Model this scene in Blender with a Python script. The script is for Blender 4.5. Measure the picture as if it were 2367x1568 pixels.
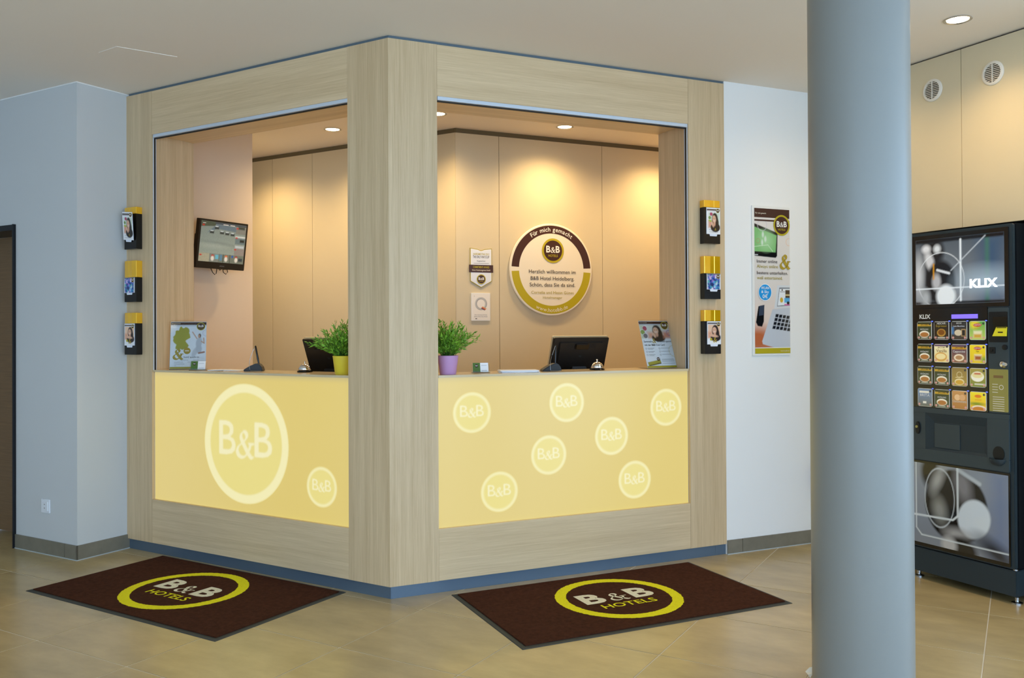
import bpy, bmesh, math, random
import numpy as np
from mathutils import Matrix, Vector
R = math.radians
for o in list(bpy.data.objects): bpy.data.objects.remove(o, do_unlink=True)
scene = bpy.context.scene
col = scene.collection

# ------------------------------------------------------------------ camera
cam_d = bpy.data.cameras.new('camera'); cam = bpy.data.objects.new('camera', cam_d); col.objects.link(cam)
cam_d.sensor_width = 36.0; cam_d.lens = 2027.1647 / 2367 * 36.0
cam_d.shift_y = (749.678 - 784) / 2367.0
cam.matrix_world = Matrix.Translation((0, 0, 1.338317)) @ Matrix.Rotation(R(90.435192), 4, 'X') @ Matrix.Rotation(R(-0.289355), 4, 'Z')
cam_d.clip_start = 0.05
scene.camera = cam

# ------------------------------------------------------------------ world: daylight through the glazed front behind the camera
w = bpy.data.worlds.new('daylight'); scene.world = w; w.use_nodes = True
bg = w.node_tree.nodes['Background']
bg.inputs[0].default_value = (0.50, 0.72, 1.0, 1); bg.inputs[1].default_value = 4.3
scene.view_settings.view_transform = 'Standard'; scene.view_settings.look = 'None'
scene.view_settings.exposure = 0.0; scene.view_settings.gamma = 1.0
scene.view_settings.use_curve_mapping = False
DOWNLIGHT_W = 57.0; VEND_K = .5; LOBBY_FILL_W = 13.0
WARM = (1.0, 0.70, 0.34)

# ------------------------------------------------------------------ measured plan
K = Vector((-0.614, 4.3803, 0))                      # outer corner of the reception booth
TL, TR = R(-31.0934), R(24.2992)                     # local x of the left face and the right face
CEIL = 2.8248
PIL = Vector((-2.5635, 5.1675, 0)); TB = R(-30.19)   # wall corner beside the booth; its left face runs along TB
VA = Vector((2.201, 4.764, 0)); TV_ = R(-63.2)       # vending machine
WA = Vector((2.243, 4.901, 0)); TW = R(-63.95)       # panelled wall above it
def rot(t, x, y, z=0): return Vector((x * math.cos(t) - y * math.sin(t), x * math.sin(t) + y * math.cos(t), z))
def PL(x, y, z=0): return K + rot(TL, x, y, z)       # left face frame: x right, y into the booth
def PR(x, y, z=0): return K + rot(TR, x, y, z)
def PW(x, y, z=0): return PIL + rot(TB, x, y, z)     # x right along the door wall, y into the wall

# ------------------------------------------------------------------ materials
def lin(c):
    c = c / 255.0
    return c / 12.92 if c <= 0.04045 else ((c + 0.055) / 1.055) ** 2.4
def S(h): h = h.lstrip('#'); return tuple(lin(int(h[i:i + 2], 16)) for i in (0, 2, 4))
MATS = {}
def mat(name, c=(.5, .5, .5), rough=.5, metal=0.0, var=0.0, vscale=6.0, bump=0.0, bscale=200.0, emit=None, es=0.0, trans=0.0, ior=1.45, coat=0.0, stretch=None, spec=None, c2=None):
    m = bpy.data.materials.new(name); m.use_nodes = True; nt = m.node_tree; b = nt.nodes['Principled BSDF']
    if isinstance(c, str): c = S(c)
    b.inputs['Base Color'].default_value = (*c, 1); b.inputs['Roughness'].default_value = rough; b.inputs['Metallic'].default_value = metal
    b.inputs['IOR'].default_value = ior
    if spec is not None: b.inputs['Specular IOR Level'].default_value = spec
    if coat: b.inputs['Coat Weight'].default_value = coat; b.inputs['Coat Roughness'].default_value = .08
    if trans: b.inputs['Transmission Weight'].default_value = trans
    if emit is not None:
        if isinstance(emit, str): emit = S(emit)
        b.inputs['Emission Color'].default_value = (*emit, 1); b.inputs['Emission Strength'].default_value = es
    tc = nt.nodes.new('ShaderNodeTexCoord'); mp = nt.nodes.new('ShaderNodeMapping'); nt.links.new(tc.outputs['Object'], mp.inputs[0])
    if stretch: mp.inputs['Scale'].default_value = stretch
    if var:
        n = nt.nodes.new('ShaderNodeTexNoise'); n.inputs['Scale'].default_value = vscale; n.inputs['Detail'].default_value = 6; n.inputs['Roughness'].default_value = .62
        nt.links.new(mp.outputs[0], n.inputs[0])
        r = nt.nodes.new('ShaderNodeValToRGB'); r.color_ramp.elements[0].position = .3; r.color_ramp.elements[1].position = .7
        lo = c2 if c2 is not None else tuple(v * (1 - var) for v in c)
        r.color_ramp.elements[0].color = (*lo, 1)
        r.color_ramp.elements[1].color = (*[min(1, v * (1 + var)) for v in c], 1)
        nt.links.new(n.outputs[0], r.inputs[0]); nt.links.new(r.outputs[0], b.inputs['Base Color'])
    if bump:
        n2 = nt.nodes.new('ShaderNodeTexNoise'); n2.inputs['Scale'].default_value = bscale; n2.inputs['Detail'].default_value = 3
        nt.links.new(mp.outputs[0], n2.inputs[0])
        bp = nt.nodes.new('ShaderNodeBump'); bp.inputs['Strength'].default_value = bump; bp.inputs['Distance'].default_value = .004
        nt.links.new(n2.outputs[0], bp.inputs['Height']); nt.links.new(bp.outputs[0], b.inputs['Normal'])
    MATS[name] = m
    return m
def M(n): return MATS[n]
def oak(name, stretch, base, dark):
    m = bpy.data.materials.new(name); m.use_nodes = True; nt = m.node_tree; b = nt.nodes['Principled BSDF']
    tc = nt.nodes.new('ShaderNodeTexCoord'); mp = nt.nodes.new('ShaderNodeMapping'); mp.inputs['Scale'].default_value = stretch
    nt.links.new(tc.outputs['Object'], mp.inputs[0])
    a = nt.nodes.new('ShaderNodeTexNoise'); a.inputs['Scale'].default_value = 1.0; a.inputs['Detail'].default_value = 3; a.inputs['Distortion'].default_value = .25
    f = nt.nodes.new('ShaderNodeTexNoise'); f.inputs['Scale'].default_value = 7.0; f.inputs['Detail'].default_value = 5; f.inputs['Roughness'].default_value = .7
    nt.links.new(mp.outputs[0], a.inputs[0]); nt.links.new(mp.outputs[0], f.inputs[0])
    mx = nt.nodes.new('ShaderNodeMath'); mx.operation = 'MULTIPLY_ADD'; mx.inputs[1].default_value = .55
    nt.links.new(f.outputs[0], mx.inputs[0])
    m2 = nt.nodes.new('ShaderNodeMath'); m2.operation = 'MULTIPLY'; m2.inputs[1].default_value = .45; nt.links.new(a.outputs[0], m2.inputs[0]); nt.links.new(m2.outputs[0], mx.inputs[2])
    r = nt.nodes.new('ShaderNodeValToRGB'); r.color_ramp.elements[0].position = .34; r.color_ramp.elements[1].position = .62
    r.color_ramp.elements[0].color = (*S(dark), 1); r.color_ramp.elements[1].color = (*S(base), 1)
    nt.links.new(mx.outputs[0], r.inputs[0]); nt.links.new(r.outputs[0], b.inputs['Base Color'])
    b.inputs['Roughness'].default_value = .42
    bp = nt.nodes.new('ShaderNodeBump'); bp.inputs['Strength'].default_value = .06; bp.inputs['Distance'].default_value = .001
    nt.links.new(f.outputs[0], bp.inputs['Height']); nt.links.new(bp.outputs[0], b.inputs['Normal'])
    MATS[name] = m
oak('oak_v', (26, 26, .55), '#dbc19a', '#c0a47c'); oak('oak_h', (.55, 26, 26), '#e2c8a0', '#c9ad84')
mat('white_wall', '#f2f1ee', .75, bump=.05, bscale=350)
mat('door_wall', '#cfd1d0', .75, bump=.05, bscale=350)
mat('tv_wall', '#dccab4', .75, bump=.05, bscale=350)
mat('ceiling_paint', '#f1e8dc', .85, bump=.03, bscale=300)
mat('wall_panel', '#d6c7a6', .55, var=.02, vscale=2)
mat('gap_dark', '#3c3528', .8); mat('band_grey', '#5b6a74', .5); mat('band_warm', '#6e6248', .6)
mat('tile', '#b49e70', .25, ior=1.72, var=.16, vscale=2.6, bump=.025, bscale=9, stretch=(1.0, 2.2, 1.0), coat=0)
mat('grout', '#cfc6b4', .85); mat('skirt_tile', '#7d7768', .4, var=.14, vscale=7); mat('sealant', '#b9c2c4', .5)
mat('alu', '#d0dae6', .4, .25); mat('alu_plinth', '#66788a', .45, .55, var=.03, vscale=3); mat('black', '#0c0c0d', .5); mat('black_gloss', '#0d0a08', .16)
mat('black_plastic', '#171513', .38, bump=.05, bscale=900); mat('chrome', '#e8e8e8', .08, 1.0); mat('steel', '#b9bcc0', .25, 1.0)
mat('white_gloss', '#f0efea', .2); mat('paper', '#f2f2f2', .6); mat('paper_blue', '#e4eaf5', .5)
mat('ink', '#2a1812', .55); mat('brown', '#43241a', .4); mat('olive', '#b9a91c', .4); mat('olive_text', '#a89a2c', .5); mat('cream', '#efe6d2', .45); mat('white_print', '#f4f2ee', .5)
mat('grey_text', '#8d8d90', .6); mat('dark_text', '#3c3a3c', .6); mat('sky_blue', '#2199e0', .4); mat('card_green', '#4d6f28', .5)
mat('column_paint', '#868885', .34, bump=.04, bscale=120, stretch=(.25, .25, 6)); mat('door_wood', '#86694a', .5, var=.16, vscale=5, stretch=(.6, 1, 14)); mat('frame_black', '#14161c', .35)
mat('socket_white', '#e9ebee', .3)
mat('rubber', '#3c3d38', .7); mat('carpet_brown', '#4a2a1b', .95, var=.28, vscale=55, bump=.9, bscale=420, spec=.1)
mat('carpet_yellow', '#fdee2a', .95, var=.10, vscale=120, bump=.9, bscale=420, spec=.1); mat('carpet_cream', '#f4edd2', .95, var=.10, vscale=120, bump=.9, bscale=420, spec=.1)
mat('amber', '#ffc414', .14, .45, coat=1.0); mat('amber_side', '#e08a00', .1, trans=.8)
mat('acrylic', '#f2f6f6', .04, trans=1.0, ior=1.2); mat('pot_yellow', '#e9d03c', .4); mat('pot_pink', '#c89ac8', .42); mat('soil', '#2c2117', .95, var=.3, vscale=60)
mat('leaf', '#86b534', .45, var=.45, vscale=30, c2=S('#35701e')); mat('stem', '#3e6a20', .6)
mat('worktop', '#d6c29c', .22, var=.04, vscale=4); mat('desk', '#c9b48c', .4)
mat('machine', '#26333a', .45, bump=.06, bscale=700); mat('machine_dark', '#0e1318', .4); mat('machine_mid', '#39454a', .42, bump=.06, bscale=700); mat('panel_black', '#14110f', .18, coat=.4)
mat('lcd', '#6a5ad0', .4, emit='#7a66f0', es=1.1); mat('led_blue', '#2030ff', .4, emit='#4a60ff', es=3.0); mat('klix_glow', '#ffffff', .4, emit=(.93, .97, 1), es=2.2)
mat('plate_gold', '#a59a52', .3); mat('vent_white', '#e4ddd0', .5); mat('lamp_on', '#ffffff', .5, emit=(1.0, .86, .6), es=14.0); mat('trim_chrome', '#c9c9c9', .25, 1.0)
mat('yellow_card', '#e2d92c', .5); mat('red_print', '#c0392f', .5); mat('gold_amp', '#b49a2e', .4)
mat('wood_plain', '#8f6f43', .5)
def vc_mat(name, lit=0.0, rough=.35, coat=0.0):
    m = bpy.data.materials.new(name); m.use_nodes = True; nt = m.node_tree; b = nt.nodes['Principled BSDF']
    a = nt.nodes.new('ShaderNodeAttribute'); a.attribute_name = 'Col'
    nt.links.new(a.outputs['Color'], b.inputs['Base Color']); b.inputs['Roughness'].default_value = rough
    if coat: b.inputs['Coat Weight'].default_value = coat
    if lit:
        nt.links.new(a.outputs['Color'], b.inputs['Emission Color']); b.inputs['Emission Strength'].default_value = lit
    MATS[name] = m
vc_mat('print'); vc_mat('print_gloss', 0, .12, .3); vc_mat('screen', .32, .15); vc_mat('backlit', .38, .12)
# backlit diffuser sheet: its colour attribute holds the printed film and the painted uneven backlight
m = bpy.data.materials.new('light_sheet'); m.use_nodes = True; nt = m.node_tree; b = nt.nodes['Principled BSDF']
a = nt.nodes.new('ShaderNodeAttribute'); a.attribute_name = 'Col'
nt.links.new(a.outputs['Color'], b.inputs['Emission Color']); b.inputs['Emission Strength'].default_value = .86
b.inputs['Base Color'].default_value = (.12, .10, .05, 1); b.inputs['Roughness'].default_value = .3
MATS['light_sheet'] = m

# ------------------------------------------------------------------ mesh helpers
class MB:
    def __init__(s): s.v = []; s.f = []; s.m = []
    def add(s, vs, fs, mi=0):
        n = len(s.v); s.v += [tuple(v) for v in vs]; s.f += [tuple(i + n for i in f) for f in fs]; s.m += [mi] * len(fs); return s
    def box(s, x0, y0, z0, x1, y1, z1, mi=0):
        return s.add([(x0, y0, z0), (x1, y0, z0), (x1, y1, z0), (x0, y1, z0), (x0, y0, z1), (x1, y0, z1), (x1, y1, z1), (x0, y1, z1)],
                     [(0, 3, 2, 1), (4, 5, 6, 7), (0, 1, 5, 4), (1, 2, 6, 5), (2, 3, 7, 6), (3, 0, 4, 7)], mi)
    def prism(s, pts, z0, z1, mi=0):                       # plan polygon, counter-clockwise
        n = len(pts)
        return s.add([(p[0], p[1], z0) for p in pts] + [(p[0], p[1], z1) for p in pts],
                     [tuple(range(n))[::-1], tuple(range(n, 2 * n))] + [(i, (i + 1) % n, (i + 1) % n + n, i + n) for i in range(n)], mi)
    def slab(s, pts, y0, y1, mi=0):                        # x,z polygon (counter-clockwise seen from -y) with thickness along y
        n = len(pts)
        return s.add([(p[0], y0, p[1]) for p in pts] + [(p[0], y1, p[1]) for p in pts],
                     [tuple(range(n)), tuple(range(n, 2 * n))[::-1]] + [((i + 1) % n, i, i + n, (i + 1) % n + n) for i in range(n)], mi)
    def lathe(s, prof, seg=32, c=(0, 0, 0), mi=0):          # profile of (r, z)
        vs = []; fs = []; k = len(prof)
        for i in range(seg):
            a = 2 * math.pi * i / seg
            vs += [(c[0] + r * math.cos(a), c[1] + r * math.sin(a), c[2] + z) for r, z in prof]
        for i in range(seg):
            j = (i + 1) % seg
            for q in range(k - 1): fs.append((i * k + q, j * k + q, j * k + q + 1, i * k + q + 1))
        return s.add(vs, fs, mi)
    def tube(s, pts, r, seg=8, mi=0):
        pts = [Vector(p) for p in pts]; rings = []; vs = []; fs = []
        for i, p in enumerate(pts):
            d = (pts[min(i + 1, len(pts) - 1)] - pts[max(i - 1, 0)]).normalized()
            up = Vector((0, 0, 1)) if abs(d.z) < .9 else Vector((1, 0, 0))
            a = d.cross(up).normalized(); b = d.cross(a)
            rr = r[i] if isinstance(r, (list, tuple)) else r
            vs += [p + (a * math.cos(2 * math.pi * q / seg) + b * math.sin(2 * math.pi * q / seg)) * rr for q in range(seg)]
        for i in range(len(pts) - 1):
            for q in range(seg): fs.append((i * seg + q, i * seg + (q + 1) % seg, (i + 1) * seg + (q + 1) % seg, (i + 1) * seg + q))
        fs.append(tuple(range(seg))); fs.append(tuple(range((len(pts) - 1) * seg, len(pts) * seg))[::-1])
        return s.add(vs, fs, mi)
    def build(s, name, mats, parent=None, loc=(0, 0, 0), rz=0, smooth=False, bevel=0, kind=None):
        me = bpy.data.meshes.new(name); me.from_pydata(s.v, [], s.f)
        if not isinstance(mats, (list, tuple)): mats = [mats]
        for q in mats: me.materials.append(M(q))
        me.polygons.foreach_set('material_index', s.m)
        bm = bmesh.new(); bm.from_mesh(me); bmesh.ops.recalc_face_normals(bm, faces=bm.faces)
        if bevel:
            ed = [e for e in bm.edges if len(e.link_faces) == 2 and e.calc_face_angle(0) > .5]
            bmesh.ops.bevel(bm, geom=ed, offset=bevel, segments=2, affect='EDGES', clamp_overlap=True)
        bm.to_mesh(me); bm.free()
        if smooth:
            me.polygons.foreach_set('use_smooth', [True] * len(me.polygons))
            try: me.set_sharp_from_angle(angle=R(40))
            except Exception: pass
        o = bpy.data.objects.new(name, me); col.objects.link(o); o.location = loc; o.rotation_euler.z = rz
        if parent: o.parent = parent
        if kind: o['kind'] = kind
        return o
def tag(o, label, cat=None, group=None, kind=None):
    o['label'] = label
    if cat: o['category'] = cat
    if group: o['group'] = group
    if kind: o['kind'] = kind
    return o
def thing(name, label, cat, loc, rz=0, group=None):
    o = bpy.data.objects.new(name, None); o.empty_display_size = .05; col.objects.link(o); o.location = loc; o.rotation_euler.z = rz
    return tag(o, label, cat, group)
def struct(o, label=None):
    o['kind'] = 'structure'
    if label: o['label'] = label
    return o
def rrect(x0, z0, x1, z1, r, n=4):
    out = []
    for cx, cz, a0 in ((x1 - r, z0 + r, -90), (x1 - r, z1 - r, 0), (x0 + r, z1 - r, 90), (x0 + r, z0 + r, 180)):
        for i in range(n + 1):
            a = R(a0 + 90 * i / n); out.append((cx + r * math.cos(a), cz + r * math.sin(a)))
    return out
def circ(cx, cz, r, n=40, rz=None):
    rz = r if rz is None else rz
    return [(cx + r * math.cos(2 * math.pi * i / n), cz + rz * math.sin(2 * math.pi * i / n)) for i in range(n)]

# text and ampersand as flat outlines ------------------------------------------------
TCACHE = {}
def glyphs(s, bold=0.0, space=1.0):
    key = (s, bold, space)
    if key in TCACHE: return TCACHE[key]
    cu = bpy.data.curves.new('glyphs', 'FONT'); cu.body = s; cu.size = 1.0; cu.offset = bold; cu.space_character = space; cu.resolution_u = 3
    o = bpy.data.objects.new('glyphs', cu); me = bpy.data.meshes.new_from_object(o)
    v = np.array([q.co[:2] for q in me.vertices]).reshape(-1, 2); f = [tuple(p.vertices) for p in me.polygons]
    bpy.data.objects.remove(o); bpy.data.curves.remove(cu); bpy.data.meshes.remove(me)
    TCACHE[key] = (v, f); return v, f
def text2d(s, x, z, h=None, w=None, bold=0.0, align='C', space=1.0):
    """outline of s, cap height about h, optionally stretched to width w; x is the left, centre or right"""
    v, f = glyphs(s, bold, space)
    if len(v) == 0: return np.zeros((0, 2)), []
    v = v.copy(); lo = v[:, 0].min(); hi = v[:, 0].max(); v[:, 0] -= lo; W = hi - lo
    sz = h / .72 if h else w / W
    v *= sz; W *= sz
    if w and h: v[:, 0] *= w / W; W = w
    v[:, 0] += x - {'L': 0, 'C': W / 2, 'R': W}[align]; v[:, 1] += z
    return v, f
def amp2d(x, z, h, wt=1.0):
    """serif ampersand, centred on x with its foot on z"""
    P = [(.98, .03), (.84, -.01), (.66, .16), (.44, .47), (.28, .72), (.29, .90), (.43, 1.0), (.57, .92), (.57, .76), (.40, .60), (.15, .42), (.05, .24), (.12, .06), (.32, -.02), (.54, .06), (.72, .28), (.80, .48), (.90, .53)]
    pts = []
    for i in range(len(P) - 1):
        p0, p1, p2, p3 = P[max(i - 1, 0)], P[i], P[i + 1], P[min(i + 2, len(P) - 1)]
        for k in range(5):
            t = k / 5
            pts.append(tuple(.5 * (2 * p1[j] + (p2[j] - p0[j]) * t + (2 * p0[j] - 5 * p1[j] + 4 * p2[j] - p3[j]) * t * t + (3 * p1[j] - p0[j] - 3 * p2[j] + p3[j]) * t ** 3) for j in (0, 1)))
    pts.append(P[-1]); vs = []; fs = []
    for i, p in enumerate(pts):
        a = pts[max(i - 1, 0)]; b2 = pts[min(i + 1, len(pts) - 1)]; d = (b2[0] - a[0], b2[1] - a[1]); L = math.hypot(*d) or 1
        ang = math.atan2(d[1], d[0]); wd = (.035 + .075 * abs(math.sin(ang - R(35))) ** 1.2) * wt
        nx, nz = -d[1] / L * wd, d[0] / L * wd
        vs += [(p[0] + nx, p[1] + nz), (p[0] - nx, p[1] - nz)]
    for i in range(len(pts) - 1): fs.append((2 * i, 2 * i + 1, 2 * i + 3, 2 * i + 2))
    n = len(vs); vs += [(.66, .50), (1.02, .50), (1.02, .57), (.66, .57)]; fs.append((n, n + 1, n + 2, n + 3))
    v = np.array(vs); v[:, 0] -= .5; return v * h + np.array([x, z]), fs

class Print:
    """flat print: coloured outlines layered a hair apart on a vertical sheet (or on the floor)"""
    def __init__(s, y=0.0, step=.0004, flat=False): s.v = []; s.f = []; s.m = []; s.mats = []; s.y = y; s.step = step; s.l = 0; s.flat = flat; s.subs = []
    def put(s, vf, m, up=1):
        v, f = vf; s.l += up; n = len(s.v); d = s.y - s.l * s.step
        s.v += [((p[0], p[1], -d) if s.flat else (p[0], d, p[1])) for p in v]
        if m not in s.mats: s.mats.append(m)
        k = s.mats.index(m)
        for q in f: s.f.append(tuple(i + n for i in q)); s.m.append(k)
        return s
    def poly(s, pts, m, up=1): return s.put((pts, [tuple(range(len(pts)))]), m, up)
    def rect(s, x0, z0, x1, z1, m, up=1): return s.poly([(x0, z0), (x1, z0), (x1, z1), (x0, z1)], m, up)
    def ring(s, cx, cz, r0, r1, m, a0=0, a1=360, n=64, up=1):
        vs = []; fs = []
        for i in range(n + 1):
            a = R(a0 + (a1 - a0) * i / n); vs += [(cx + r0 * math.cos(a), cz + r0 * math.sin(a)), (cx + r1 * math.cos(a), cz + r1 * math.sin(a))]
        for i in range(n): fs.append((2 * i, 2 * i + 1, 2 * i + 3, 2 * i + 2))
        return s.put((vs, fs), m, up)
    def text(s, t, x, z, h, m, w=None, bold=0.0, align='C', space=1.0, up=1): return s.put(text2d(t, x, z, h, w, bold, align, space), m, up)
    def arc_text(s, t, cx, cz, r, h, m, mid=90, top=True, bold=.0):
        """letters set round a circle"""
        adv = []
        for ch in t: adv.append(.32 if ch == ' ' else max(.16, float(np.ptp(glyphs(ch, bold)[0][:, 0])) + .09))
        sz = h / .72; tot = sum(adv) * sz; a = R(mid) + (tot / 2 / r if top else -tot / 2 / r)
        for ch, ad in zip(t, adv):
            st = ad * sz / r; ac = a - st / 2 if top else a + st / 2
            if ch != ' ':
                v, f = glyphs(ch, bold); v = v * sz; v[:, 0] -= (v[:, 0].min() + v[:, 0].max()) / 2
                th = ac - math.pi / 2 if top else ac + math.pi / 2
                c_, s_ = math.cos(th), math.sin(th)
                v2 = np.stack([v[:, 0] * c_ - v[:, 1] * s_, v[:, 0] * s_ + v[:, 1] * c_], 1) + np.array([cx + r * math.cos(ac), cz + r * math.sin(ac)])
                s.put((v2, f), m, 0)
            a = a - st if top else a + st
        s.l += 1; return s
    def logo(s, cx, cz, r, ring='olive', disc='brown', white='white_print', word='olive'):
        if s.l or s.subs:
            q = Print(s.y - (s.l + 1) * s.step, s.step, s.flat); q.logo(cx, cz, r, ring, disc, white, word); s.subs.append(q); return s
        s.poly(circ(cx, cz, r), ring); s.poly(circ(cx, cz, r * .83), disc)
        s.text('B', cx - .43 * r, cz - .14 * r, .54 * r, white, .38 * r, .03); s.text('B', cx + .43 * r, cz - .14 * r, .54 * r, white, .38 * r, .03, up=0)
        s.put(amp2d(cx, cz - .14 * r, .40 * r), white, 0)
        s.text('HOTELS', cx, cz - .50 * r, .19 * r, word, .86 * r, .012, up=0); return s
    def build(s, name, parent, loc=(0, 0, 0), rz=0):
        b = MB(); b.v = s.v; b.f = s.f; b.m = s.m
        me = bpy.data.meshes.new(name); me.from_pydata(s.v, [], s.f)
        for q in s.mats: me.materials.append(M(q))
        me.polygons.foreach_set('material_index', s.m)
        o = bpy.data.objects.new(name, me); col.objects.link(o); o.parent = parent; o.location = loc; o.rotation_euler.z = rz
        for q in s.subs: q.build('logo', o)
        if name == 'print': o['kind'] = 'stuff'
        return o

def sl(h): return np.array(S(h) if isinstance(h, str) else h)
class Paint:
    """soft picture printed on a sheet, kept as a colour attribute on a fine grid; coordinates 0..W, 0..H"""
    def __init__(s, W, H, nx, ny, bgc):
        s.W, s.H, s.nx, s.ny = W, H, nx, ny
        s.X, s.Z = np.meshgrid(np.linspace(0, W, nx), np.linspace(0, H, ny)); s.a = np.zeros((ny, nx, 3)) + sl(bgc)
    def mix(s, mk, c): s.a = s.a * (1 - mk[..., None]) + sl(c) * mk[..., None]; return s
    def _soft(s, d, soft): return np.clip(.5 - d / max(soft, 1e-6), 0, 1)
    def rect(s, x0, z0, x1, z1, c, soft=None, al=1):
        soft = soft or s.W / s.nx; d = np.maximum(np.maximum(x0 - s.X, s.X - x1), np.maximum(z0 - s.Z, s.Z - z1)); return s.mix(s._soft(d, soft) * al, c)
    def ell(s, cx, cz, rx, rz, c, soft=None, ang=0, al=1):
        soft = soft or s.W / s.nx; c_, s_ = math.cos(R(ang)), math.sin(R(ang)); dx = s.X - cx; dz = s.Z - cz
        u = (dx * c_ + dz * s_) / rx; v = (-dx * s_ + dz * c_) / rz; d = (np.sqrt(u * u + v * v) - 1) * min(rx, rz); return s.mix(s._soft(d, soft) * al, c)
    def ring(s, cx, cz, r, wd, c, soft=None, al=1, rz=None):
        soft = soft or s.W / s.nx; k = 1 if rz is None else r / rz; d = np.abs(np.hypot(s.X - cx, (s.Z - cz) * k) - r) - wd / 2; return s.mix(s._soft(d, soft) * al, c)
    def line(s, p, q, wd, c, soft=None, al=1):
        soft = soft or s.W / s.nx; d = np.array([q[0] - p[0], q[1] - p[1]]); L2 = (d ** 2).sum() or 1
        t = np.clip(((s.X - p[0]) * d[0] + (s.Z - p[1]) * d[1]) / L2, 0, 1); ds = np.hypot(s.X - p[0] - t * d[0], s.Z - p[1] - t * d[1]) - wd / 2; return s.mix(s._soft(ds, soft) * al, c)
    def poly(s, pts, c, al=1):
        ins = np.zeros(s.X.shape, bool); n = len(pts)
        for i in range(n):
            (xa, za), (xb, zb) = pts[i], pts[(i + 1) % n]
            cnd = ((za > s.Z) != (zb > s.Z))
            with np.errstate(all='ignore'): ins ^= cnd & (s.X < (xb - xa) * (s.Z - za) / (zb - za + 1e-12) + xa)
        dist = np.full(s.X.shape, 1e9)
        for i in range(n):
            p0, p1 = pts[i], pts[(i + 1) % n]; dx, dz = p1[0] - p0[0], p1[1] - p0[1]; L2 = dx * dx + dz * dz or 1e-12
            t = np.clip(((s.X - p0[0]) * dx + (s.Z - p0[1]) * dz) / L2, 0, 1); dist = np.minimum(dist, np.hypot(s.X - p0[0] - t * dx, s.Z - p0[1] - t * dz))
        return s.mix(s._soft(np.where(ins, -dist, dist), s.W / s.nx * 1.4) * float(al), c)
    def vgrad(s, c0, c1, z0, z1, al=1):
        t = np.clip((s.Z - z0) / (z1 - z0), 0, 1)[..., None]; s.a = s.a * (1 - al) + (sl(c0) * (1 - t) + sl(c1) * t) * al; return s
    def noise(s, amt, seed=0, k=3):
        r = np.random.RandomState(seed).rand(s.ny // k + 2, s.nx // k + 2); n = np.kron(r, np.ones((k, k)))[:s.ny, :s.nx]; s.a *= (1 + amt * (n - .5) * 2)[..., None]; return s
    def build(s, name, matn, parent, x=0, y=0, z=0):
        nx, ny = s.nx, s.ny
        vs = np.stack([s.X.ravel() + x, np.full(nx * ny, y), s.Z.ravel() + z], 1)
        i = np.arange(nx * ny).reshape(ny, nx); f = np.stack([i[:-1, :-1].ravel(), i[:-1, 1:].ravel(), i[1:, 1:].ravel(), i[1:, :-1].ravel()], 1)
        me = bpy.data.meshes.new(name); me.from_pydata(vs.tolist(), [], f.tolist()); me.materials.append(M(matn))
        at = me.color_attributes.new('Col', 'FLOAT_COLOR', 'POINT'); c4 = np.ones((nx * ny, 4), np.float32); c4[:, :3] = np.clip(s.a.reshape(-1, 3), 0, 4); at.data.foreach_set('color', c4.ravel())
        o = bpy.data.objects.new(name, me); col.objects.link(o); o.parent = parent
        return o
def woman(p, x0, z0, x1, z1, bgc, arms=True, hair='#1d1210'):
    """soft portrait print of a smiling dark-haired woman inside a box"""
    W, H = x1 - x0, z1 - z0
    p.rect(x0, z0, x1, z1, bgc)
    p.rect(x0, z0, x0 + .3 * W, z0 + .45 * H, '#e2a184', W * .2)
    p.ell(x0 + .58 * W, z0 + .55 * H, .27 * W, .43 * H, hair, W * .06); p.ell(x0 + .72 * W, z0 + .3 * H, .2 * W, .38 * H, hair, W * .06)
    p.ell(x0 + .62 * W, z0 + .02 * H, .42 * W, .30 * H, hair, W * .05)
    p.ell(x0 + .55 * W, z0 + .30 * H, .09 * W, .2 * H, '#d9a183', W * .05); p.ell(x0 + .52 * W, z0 + .57 * H, .17 * W, .25 * H, '#e3b294', W * .05, 6)
    p.ell(x0 + .52 * W, z0 + .46 * H, .07 * W, .025 * H, '#f3e3dc', W * .03); p.ell(x0 + .45 * W, z0 + .62 * H, .03 * W, .02 * H, '#4b2d22', W * .02); p.ell(x0 + .59 * W, z0 + .62 * H, .03 * W, .02 * H, '#4b2d22', W * .02)
    if arms: p.ell(x0 + .38 * W, z0 + .22 * H, .08 * W, .2 * H, '#e3b294', W * .05, 20)
    else: p.ell(x0 + .45 * W, z0 + .16 * H, .36 * W, .10 * H, '#e3b294', W * .05, -8)
    return p
def raster(v, f, xs, zs):
    """coverage of flat outlines on a grid"""
    out = np.zeros((len(zs), len(xs))); X, Z = np.meshgrid(xs, zs)
    for q in f:
        for k in range(1, len(q) - 1):
            a, b2, c = v[q[0]], v[q[k]], v[q[k + 1]]
            d = (b2[0] - a[0]) * (c[1] - a[1]) - (b2[1] - a[1]) * (c[0] - a[0])
            if abs(d) < 1e-14: continue
            i0, i1 = np.searchsorted(xs, [min(a[0], b2[0], c[0]), max(a[0], b2[0], c[0])]); j0, j1 = np.searchsorted(zs, [min(a[1], b2[1], c[1]), max(a[1], b2[1], c[1])])
            x = X[j0:j1, i0:i1]; z = Z[j0:j1, i0:i1]
            u = ((b2[0] - x) * (c[1] - z) - (b2[1] - z) * (c[0] - x)) / d; w_ = ((c[0] - x) * (a[1] - z) - (c[1] - z) * (a[0] - x)) / d
            out[j0:j1, i0:i1] = np.maximum(out[j0:j1, i0:i1], ((u >= 0) & (w_ >= 0) & (u + w_ <= 1)) * 1.0)
    return out
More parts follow.
